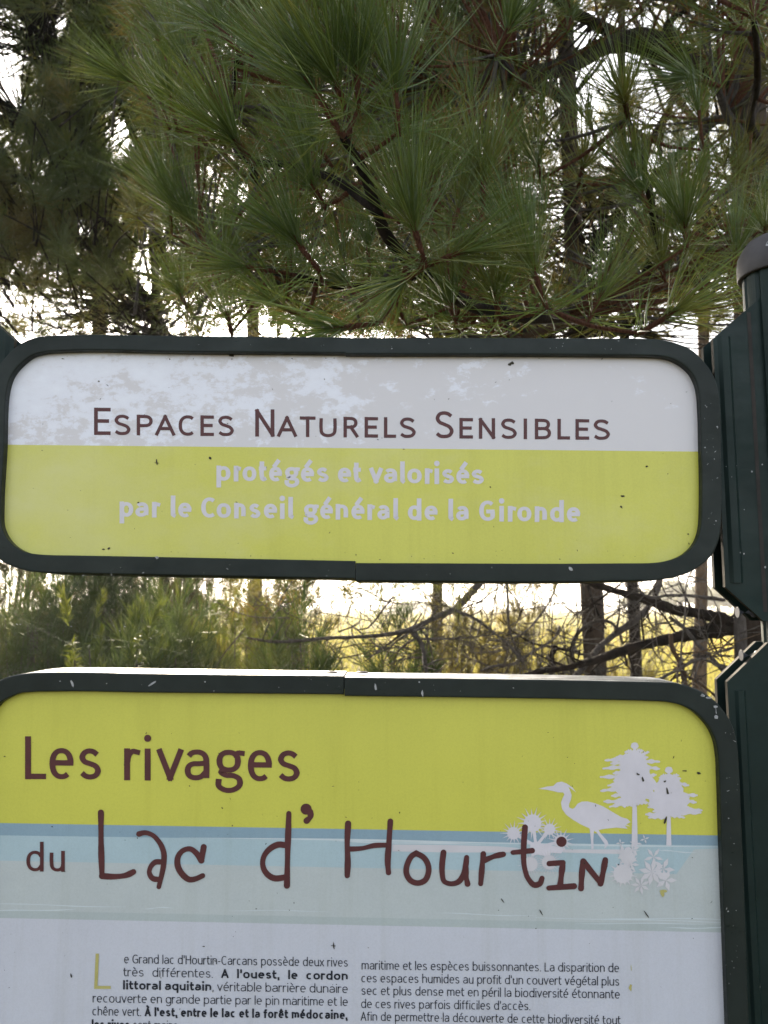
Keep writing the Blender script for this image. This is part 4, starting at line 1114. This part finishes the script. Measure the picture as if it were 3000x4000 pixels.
# ---- pines further back on the left
def back_pine(label, px0, px1, d, w0, w1, limbs, lean, m='bark'):
    t = thing('pine_tree', label, 'pine tree', (P(px0, 2370, d)[0], d, 0), 'pines behind the signs')
    mb = MB(); trunk_tube(mb, (P(px0, 2370, d)[0], d, -.1), P(px1, -900, d), px_at(w0/2, d), px_at(w1/2, d), lean, 14); mb.build('trunk', M[m], t)
    out = []
    l0 = len(LIMBS)
    for pts, r0, r1 in limbs:
        n = len(pts)
        limb(t, 'limb', [P(x, y, dd) for x, y, dd in pts], [r0 + (r1-r0)*i/(n-1) for i in range(n)], M[m])
    return t, LIMBS[l0:]
left, LL_ = back_pine('tall dark pine with slanting limbs and cones behind the left end of the header sign', 670, 560, 7.5, 44, 30,
  [([(650,1330,7.5),(560,1160,7.4),(480,1070,7.3),(400,930,7.2),(355,850,7.1),(330,700,7.0),(300,520,6.9)], .075, .035),
   ([(655,1150,7.5),(635,1000,7.4),(610,900,7.4),(585,850,7.3),(560,640,7.3)], .045, .025), ([(480,1070,7.3),(330,960,7.1),(180,900,7.0),(60,850,6.9)], .03, .012),
   ([(640,1110,7.5),(560,1070,7.4),(450,1060,7.3)], .03, .012), ([(300,520,6.9),(250,350,6.8),(200,180,6.8),(180,-80,6.8)], .035, .012), ([(330,700,7.0),(200,560,6.8),(90,480,6.7)], .028, .01),
   ([(585,700,7.4),(480,420,7.3),(420,150,7.2),(380,-150,7.2)], .03, .012), ([(560,640,7.3),(700,400,7.4),(820,150,7.5),(900,-100,7.5)], .03, .012), ([(350,860,7.1),(200,760,6.9),(80,700,6.8)], .02, .01)], .3)
b1_, BL1 = back_pine('brown pine trunk standing far behind the left end of the header sign', 415, 400, 10.5, 62, 44, [([(410,1200,10.5),(300,950,10.4),(150,800,10.3),(-50,700,10.2)], .05, .02), ([(405,900,10.5),(520,650,10.6),(640,450,10.7)], .05, .02), ([(405,500,10.5),(250,250,10.4),(120,50,10.3)], .05, .02)], 1.9, 'bark_brown')
b2_, BL2 = back_pine('brown pine trunk lit by the sun between the white gaps above the header sign', 1015, 990, 10.0, 56, 40, [([(1012,1150,10),(850,950,10),(700,800,10)], .05, .02), ([(1005,900,10),(1200,700,10.1),(1400,550,10.2)], .05, .02), ([(1000,500,10),(850,250,9.9),(700,0,9.8)], .05, .02), ([(1000,300,10),(1150,50,9.9),(1300,-150,9.8)], .05, .02)], 2.7, 'bark_brown')
b3_, BL3 = back_pine('slim pine trunk half lost in needles behind the middle of the header sign', 1690, 1720, 9.0, 44, 36, [([(1700,1200,9),(1500,1000,9),(1350,850,9)], .05, .02), ([(1705,900,9),(1900,700,9),(2050,560,9)], .05, .02), ([(1710,500,9),(1550,250,9),(1450,0,9)], .05, .02), ([(1712,300,9),(1900,50,9),(2000,-150,9)], .05, .02)], .9)
b4_, BL4 = back_pine('brown pine trunk far behind the right post among the sunlit needles', 2700, 2760, 9.5, 50, 36, [([(2705,1200,9.5),(2500,1000,9.5),(2350,850,9.5)], .05, .02), ([(2720,900,9.5),(2900,700,9.5),(3100,560,9.5)], .05, .02), ([(2735,500,9.5),(2550,250,9.5),(2450,0,9.5)], .05, .02), ([(2740,300,9.5),(2900,50,9.5)], .05, .02)], .4, 'bark_brown')
def crown(tree, limbs, n, box, dr, nl, wd, cnt, m, spread=.5, gs=1.0, twig=True, old=.4):
    q = scatter(n, *box, *dr, gs)
    b = np.array([P(*k) for k in q]); a = up_axes(n, q[:, 0], spread)
    V, Q = tufts(b, a, rng.uniform(.04, .12, n), rng.uniform(*nl, n), np.full(n, wd), rng.integers(*cnt, n), old, 1.3, 2)
    tag(fast('needles', V, Q, [M[m]], tree), kind='stuff')
    if twig:
        mb = MB(); twigs_to(mb, limbs, b, a, .005, 1.5, 0, 4); tag(mb.build('twigs', M['bark'], tree), kind='stuff')
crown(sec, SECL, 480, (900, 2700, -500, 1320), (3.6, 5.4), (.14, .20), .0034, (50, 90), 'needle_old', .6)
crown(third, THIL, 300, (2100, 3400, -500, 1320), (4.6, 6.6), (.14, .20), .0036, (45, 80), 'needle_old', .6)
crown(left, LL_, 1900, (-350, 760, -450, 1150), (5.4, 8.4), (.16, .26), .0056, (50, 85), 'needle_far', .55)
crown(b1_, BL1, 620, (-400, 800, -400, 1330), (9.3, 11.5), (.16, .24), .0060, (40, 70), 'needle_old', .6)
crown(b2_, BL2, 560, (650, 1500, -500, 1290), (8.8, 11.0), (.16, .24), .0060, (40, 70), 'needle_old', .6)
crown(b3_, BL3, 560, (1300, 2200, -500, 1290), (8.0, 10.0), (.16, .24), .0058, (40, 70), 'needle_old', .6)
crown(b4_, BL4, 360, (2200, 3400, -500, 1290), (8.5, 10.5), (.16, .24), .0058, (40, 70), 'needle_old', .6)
def sparse(tree, limbs, n, box, dr, nl, wd, cnt, m, gs=.3):
    crown(tree, limbs, n, box, dr, nl, wd, cnt, m, .7, gs, True, .55)
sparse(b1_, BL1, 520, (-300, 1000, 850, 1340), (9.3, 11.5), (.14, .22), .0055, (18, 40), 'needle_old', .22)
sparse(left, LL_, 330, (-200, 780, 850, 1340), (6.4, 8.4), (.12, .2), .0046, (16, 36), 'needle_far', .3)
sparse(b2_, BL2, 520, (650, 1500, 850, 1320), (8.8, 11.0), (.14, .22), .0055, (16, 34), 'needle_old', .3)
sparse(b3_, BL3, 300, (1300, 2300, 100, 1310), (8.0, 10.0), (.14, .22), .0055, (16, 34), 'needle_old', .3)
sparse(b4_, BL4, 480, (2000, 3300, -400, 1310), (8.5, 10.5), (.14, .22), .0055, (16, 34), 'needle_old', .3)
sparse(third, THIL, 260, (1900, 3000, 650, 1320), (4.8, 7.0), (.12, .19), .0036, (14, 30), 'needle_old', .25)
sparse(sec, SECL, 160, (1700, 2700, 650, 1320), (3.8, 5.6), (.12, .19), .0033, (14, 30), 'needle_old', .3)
def cone(parent, px, py, d, L, lean):
    mb = MB(); c = P(px, py, d); ax = unit(np.array([lean, .1, -1.0]))
    prof = [(0, .25), (.12, .75), (.35, 1), (.65, .8), (.88, .45), (1, .1)]
    tube(mb, [c + ax*L*t for t, _ in prof], [L*.27*r for _, r in prof], 10, 0, 3, .10)
    for k in range(60):
        t = (k + .5)/60; r = np.interp(t, [p[0] for p in prof], [p[1] for p in prof])*L*.27
        a = k*2.4; u = rperp(ax[None])[0]; w = np.cross(ax, u)*L*.07; o = c + ax*L*t + u*r*.85
        mb.add([o - w, o + w, o + u*L*.07 - ax*L*.05 + w*.5, o + u*L*.07 - ax*L*.05 - w*.5], [(0, 1, 2, 3)])
    mb.build('pine_cone', M['cone'], parent)
cone(left, 330, 700, 7.0, .14, .3); cone(left, 480, 1080, 7.2, .13, -.2); cone(left, 605, 850, 7.3, .12, .3); cone(left, 350, 730, 7.0, .11, .6); cone(near, 985, 655, 1.8, .04, .2); cone(near, 1900, 2420, 3.0, .05, .1) if False else None

# ---- drooping sprays seen in the slot between the signs
low_f = scatter(190, 900, 2330, 2130, 2330, 3.6, 6.0, .9)
lb = np.array([P(*q) for q in low_f]); la = up_axes(len(lb), low_f[:, 0], .8); la[:, 2] *= rng.choice([-1, 1], len(la)); la = unit(la)
V, Q = tufts(lb, la, rng.uniform(.03, .07, len(lb)), rng.uniform(.10, .16, len(lb)), np.full(len(lb), .0032), rng.integers(22, 50, len(lb)), .5, 1.6, 3)
fast('low_needles', V, Q, [M['needle_old']], sec)
mb = MB()
for _ in range(430):
    x, y = rng.uniform(950, 2800), rng.uniform(2230, 2620); d = rng.uniform(3.2, 5.6)
    p = P(x, y, d); v = unit(rng.normal(0, 1, 3)*np.array([1, .6, .8]))*rng.uniform(.12, .42); q = rng.uniform(.4, 1)
    tube(mb, [p, p + v*.5 + rng.normal(0, .05, 3), p + v], [.0042*q, .003*q, .0012*q], 5, 0, 4)
tag(mb.build('twigs', M['twig'], sec), kind='stuff')

# ------------------------------------------------------------------ bushes behind the board
def bush(name, label, px, py_top, d, w, n, m, nl, cnt, wd=.0035, dr=.35, dens=1.0, cat='bush', grp='bushes behind the board'):
    """upright shoots filling a mound that stands on the ground"""
    zt = P(px, py_top, d)[2]; x0 = P(px, py_top, d)[0]; wr = px_at(w/2, d)
    t = thing(name, label, cat, (x0, d, 0), grp)
    n = int(n*1.5)
    mb = MB(); B = []; A = []
    for k in range(n):
        r = math.sqrt(rng.random()); ph = rng.uniform(0, 2*math.pi)
        ux, uy = r*math.cos(ph), r*math.sin(ph)
        h = zt*(1 - .32*r*r)*(1 - .55*rng.random()**1.6)
        p = np.array([x0 + wr*ux, d + dr*uy*1.2, h])
        g = np.array([x0 + wr*ux*.35, d + dr*uy*.4, -.03])
        ax = unit(np.array([ux*.45, uy*.4 - .1, 1]) + rng.normal(0, .22, 3))
        B.append(p); A.append(ax)
        if k % 2 == 0: tube(mb, [g, (g + p)/2 + np.array([wr*ux*.2, 0, 0]) + rng.normal(0, .03, 3), p], [.009, .006, .003], 5, 0, 3)
    B = np.array(B); A = np.array(A)
    V, Q = tufts(B, A, rng.uniform(.10, .24, n), rng.uniform(*nl, n), np.full(n, wd), rng.integers(*cnt, n), .45, 1.0, 2)
    tag(fast('foliage', V, Q, [M[m]], t), kind='stuff')
    tag(mb.build('stems', M['twig'], t), kind='stuff')
bush('young_pine', 'dark green young pine at the far left under the header sign', 150, 2350, 4.4, 520, 150, 'needle_bush', (.10, .16), (30, 60))
bush('young_pine', 'tall dark green young pine, its top hidden by the header sign, left of middle', 420, 2240, 5.0, 420, 150, 'needle_bush', (.11, .17), (40, 80))
bush('young_pine', 'bushy green young pine with pale upright tips left of the rivets', 660, 2400, 3.6, 360, 130, 'needle_bush', (.10, .15), (30, 60))
bush('gorse_bush', 'bright yellow green gorse spikes in front of the left young pine', 330, 2470, 3.1, 190, 26, 'gorse', (.03, .055), (90, 160), .003, .2)
bush('gorse_bush', 'yellow green gorse spikes rising between the two young pines at left', 520, 2420, 3.3, 150, 22, 'gorse', (.03, .055), (90, 160), .003, .2)
bush('gorse_bush', 'olive gorse bush beside the pale dead twigs near the middle', 930, 2400, 4.3, 330, 90, 'gorse', (.05, .08), (60, 110), .0032)
bush('young_pine', 'small green young pine just left of the rivets', 1150, 2500, 3.4, 300, 80, 'needle_bush', (.09, .14), (30, 60))
bush('young_pine', 'small round young pine right of the rivets under the dead limb', 1560, 2470, 4.2, 230, 70, 'needle_bush', (.08, .13), (40, 70))
bush('heath_bush', 'brown green heath bush below the long dead limb', 1790, 2440, 5.2, 420, 120, 'scrub', (.06, .10), (40, 80), .0035)
bush('heath_bush', 'brown green heath bush left of the dark trunk', 2040, 2400, 6.0, 300, 110, 'scrub', (.07, .11), (40, 80), .004)
bush('heath_bush', 'sunlit brown bush behind the young pines under the left end, made tall to shade them', 20, 1860, 7.4, 700, 330, 'scrub', (.10, .16), (40, 70), .005)  # real scrub, its top raised out of view to shade the young pines
bush('heath_bush', 'tall brown sunlit bush behind the tall young pine, its hidden top raised for shade', 620, 1880, 7.6, 640, 330, 'scrub', (.10, .16), (40, 70), .005)  # heightened behind the header to keep sun off the bushes in front
bush('heath_bush', 'loose brown sunlit bush behind the olive gorse near the middle', 1120, 2180, 7.0, 330, 110, 'scrub', (.10, .16), (40, 70), .005)
bush('heath_bush', 'low brown bush at the foot of the thin trunk', 2400, 2560, 6.5, 260, 60, 'scrub', (.07, .11), (40, 70), .004)

# ------------------------------------------------------------------ marsh grass and the far trees
def grass():
    n = 52000
    d = np.concatenate([9 + 25*rng.random(n//2)**1.3, 34*np.exp(rng.random(n - n//2)*1.6)])
    px = rng.uniform(-900, 3900, n)
    b = np.column_stack([(px - 1500)/F*d, d, np.full(n, -.04)])
    clump = np.sin(b[:, 0]*1.3 + 2*np.sin(b[:, 1]*.35)) + np.sin(b[:, 1]*.8 + b[:, 0]*.5) + rng.normal(0, .6, n)
    L = (0.42 + .13*np.clip(clump, -1.5, 2))*rng.uniform(.7, 1.25, n)
    dirv = unit(np.column_stack([rng.normal(0, .22, n), rng.normal(0, .22, n), np.ones(n)]))
    bend = rng.normal(0, .16, (n, 3)) + np.array([.08, 0, -.08])
    face = np.column_stack([rng.normal(0, .6, n), np.ones(n), rng.normal(0, .3, n)])
    V, Q = ribbons(b, dirv, L, .006 + .0011*d*rng.uniform(.6, 1.2, n), bend, 3, None)
    return tag(fast('marsh_grass', V, Q, [M['grass']]), 'yellow green marsh grass covering the field behind the trees', None, None, 'stuff')
grass()
def far_tree(label, px, py_top, d, w, seed):
    t = thing('distant_tree', label, 'tree', (P(px, 2370, d)[0], d, 0), 'far trees beyond the field')
    zt = P(px, py_top, d)[2]; x0 = P(px, py_top, d)[0]; wr = px_at(w/2, d)
    mb = MB(); tube(mb, [(x0, d, -.2), (x0 + .1, d, zt*.45), (x0, d, zt*.8)], [wr*.09, wr*.07, wr*.03], 8, 0, 4, .05); mb.build('trunk', M['bark'], t)
    n = 2600; k = 26
    cx = rng.normal(0, .42, k)*wr; cy = rng.normal(0, .4, k)*wr; cz = zt*(.42 + .5*rng.random(k)*(1 - .5*np.abs(cx/wr)))
    i = rng.integers(0, k, n)
    b = np.column_stack([x0 + cx[i], d + cy[i], cz[i]]) + rng.normal(0, 1, (n, 3))*np.array([wr*.14, wr*.14, zt*.055])
    V, Q = ribbons(b, unit(rng.normal(0, 1, (n, 3))), np.full(n, wr*.10), np.full(n, wr*.07), rng.normal(0, .1, (n, 3)), 2)
    fast('crown', V, Q, [M['far_leaf']], t)
for k, (lab, px, py, d, w) in enumerate([('distant rounded tree across the marsh, left one beside the post',2520,2292,120,190),('tallest distant tree across the marsh, just left of the post',2650,2262,118,260),('distant tree across the marsh half hidden by the post',2800,2285,125,220),('low distant tree far left across the marsh behind the young pines',700,2325,150,260),('low distant thicket across the marsh behind the long dead limb',1650,2355,220,300)]):
    far_tree(lab, px, py, d, w, k)

# ------------------------------------------------------------------ spider web between the left post and the signs
web = thing('spider_web', 'fine spider web stretched in the slot below the left half of the header sign', 'spider web', tuple(P(90, 2400, 1.16)))
WP = lambda x, y: P(x/1.508, 2240 + y/1.508, 1.155 + .00002*x)
mb = MB()
def thread(pts, r=.00016):
    tube(mb, [WP(*p) for p in pts], [r]*len(pts), 3, 0, 4, 0, False)
hub = (110, 265); rays = [(-62, 420), (-40, 640), (-22, 900), (-5, 960), (12, 980), (27, 900), (41, 760), (58, 470), (-90, 300), (95, 330), (150, 200), (190, 190), (-140, 230)]
for a, L in rays:
    thread([hub, (hub[0] + L*math.cos(R(a)), hub[1] + L*math.sin(R(a)))], .00011)
arc = [a for a, _ in rays[:8]]
for k in range(20):
    r = 130 + 36*k
    pts = []
    for (a, L), (a2, L2) in zip(rays[:7], rays[1:8]):
        if r > min(L, L2): continue
        p0 = (hub[0] + r*math.cos(R(a)), hub[1] + r*math.sin(R(a))); p1 = (hub[0] + r*math.cos(R(a2)), hub[1] + r*math.sin(R(a2)))
        m_ = ((p0[0]+p1[0])/2 - 7 + rng.normal(0, 2), (p0[1]+p1[1])/2 + 6)
        if rng.random() < .88: thread([p0, m_, p1], .00010)
thread([(180,310),(370,395),(560,470),(760,545)], .00005); thread([(300,390),(470,525)], .00006); thread([(700,20),(900,170),(1050,440),(1210,552)], .00011); thread([(0,140),(110,265),(300,560)], .0001)
mb.build('threads', M['silk'], web)
mb = MB()
for x, y, r in [(292,178,6),(420,312,5),(735,313,6),(447,380,5),(890,382,5),(100,300,6),(705,338,4),(120,300,5)]:
    c = WP(x, y); s = px_at(r/1.508, 1.15)
    tube(mb, [c + np.array([-s, 0, s*.6]), c, c + np.array([s*.8, 0, -s*.5])], [s*.2, s*.55, s*.2], 6, 0, 3, .2)
mb.build('caught_insects', M['dropping'], web)
web2 = thing('spider_web', 'faint spider threads over the left post above the header sign', 'spider web', tuple(P(60, 1300, 1.2)))
mb = MB()
for a, b, c, d in [(20,1210,250,1040),(30,1210,270,1110),(20,1240,260,1215),(60,1300,40,1215),(170,1300,175,1150),(215,1300,220,1180),(265,1300,255,1190),(320,1300,330,1230),(380,1300,460,1240),(440,1290,500,1235),(20,1000,260,862),(260,862,440,845),(0,1330,60,1280),(220,1050,290,1300)]:
    p0, p1 = P(a, b, 1.17), P(c, d, 1.22); tube(mb, [p0, (p0+p1)/2 - np.array([0, 0, .003]), p1], [.00013]*3, 3, 0, 3, 0, False)
mb.build('threads', M['silk'], web2)

# ------------------------------------------------------------------ haze
def haze():
    mb = MB()
    x0, x1, y0, y1, z0, z1 = -1650, 1650, -62, 2450, -1.5, 32
    v = [(x0,y0,z0),(x1,y0,z0),(x1,y1,z0),(x0,y1,z0),(x0,y0,z1),(x1,y0,z1),(x1,y1,z1),(x0,y1,z1)]
    mb.add(v, [(0,3,2,1),(4,5,6,7),(0,1,5,4),(1,2,6,5),(2,3,7,6),(3,0,4,7)])
    m = bpy.data.materials.new('haze'); m.use_nodes = True
    n, l = m.node_tree.nodes, m.node_tree.links
    n.remove(n['Principled BSDF'])
    p = n.new('ShaderNodeVolumePrincipled')
    p.inputs['Color'].default_value = (.95, .93, .88, 1)
    p.inputs['Density'].default_value = 0.0011
    p.inputs['Anisotropy'].default_value = 0.6
    l.new(p.outputs[0], n['Material Output'].inputs['Volume'])
    tag(mb.build('haze', m), 'thin warm haze over the marsh', None, None, 'stuff')
haze()
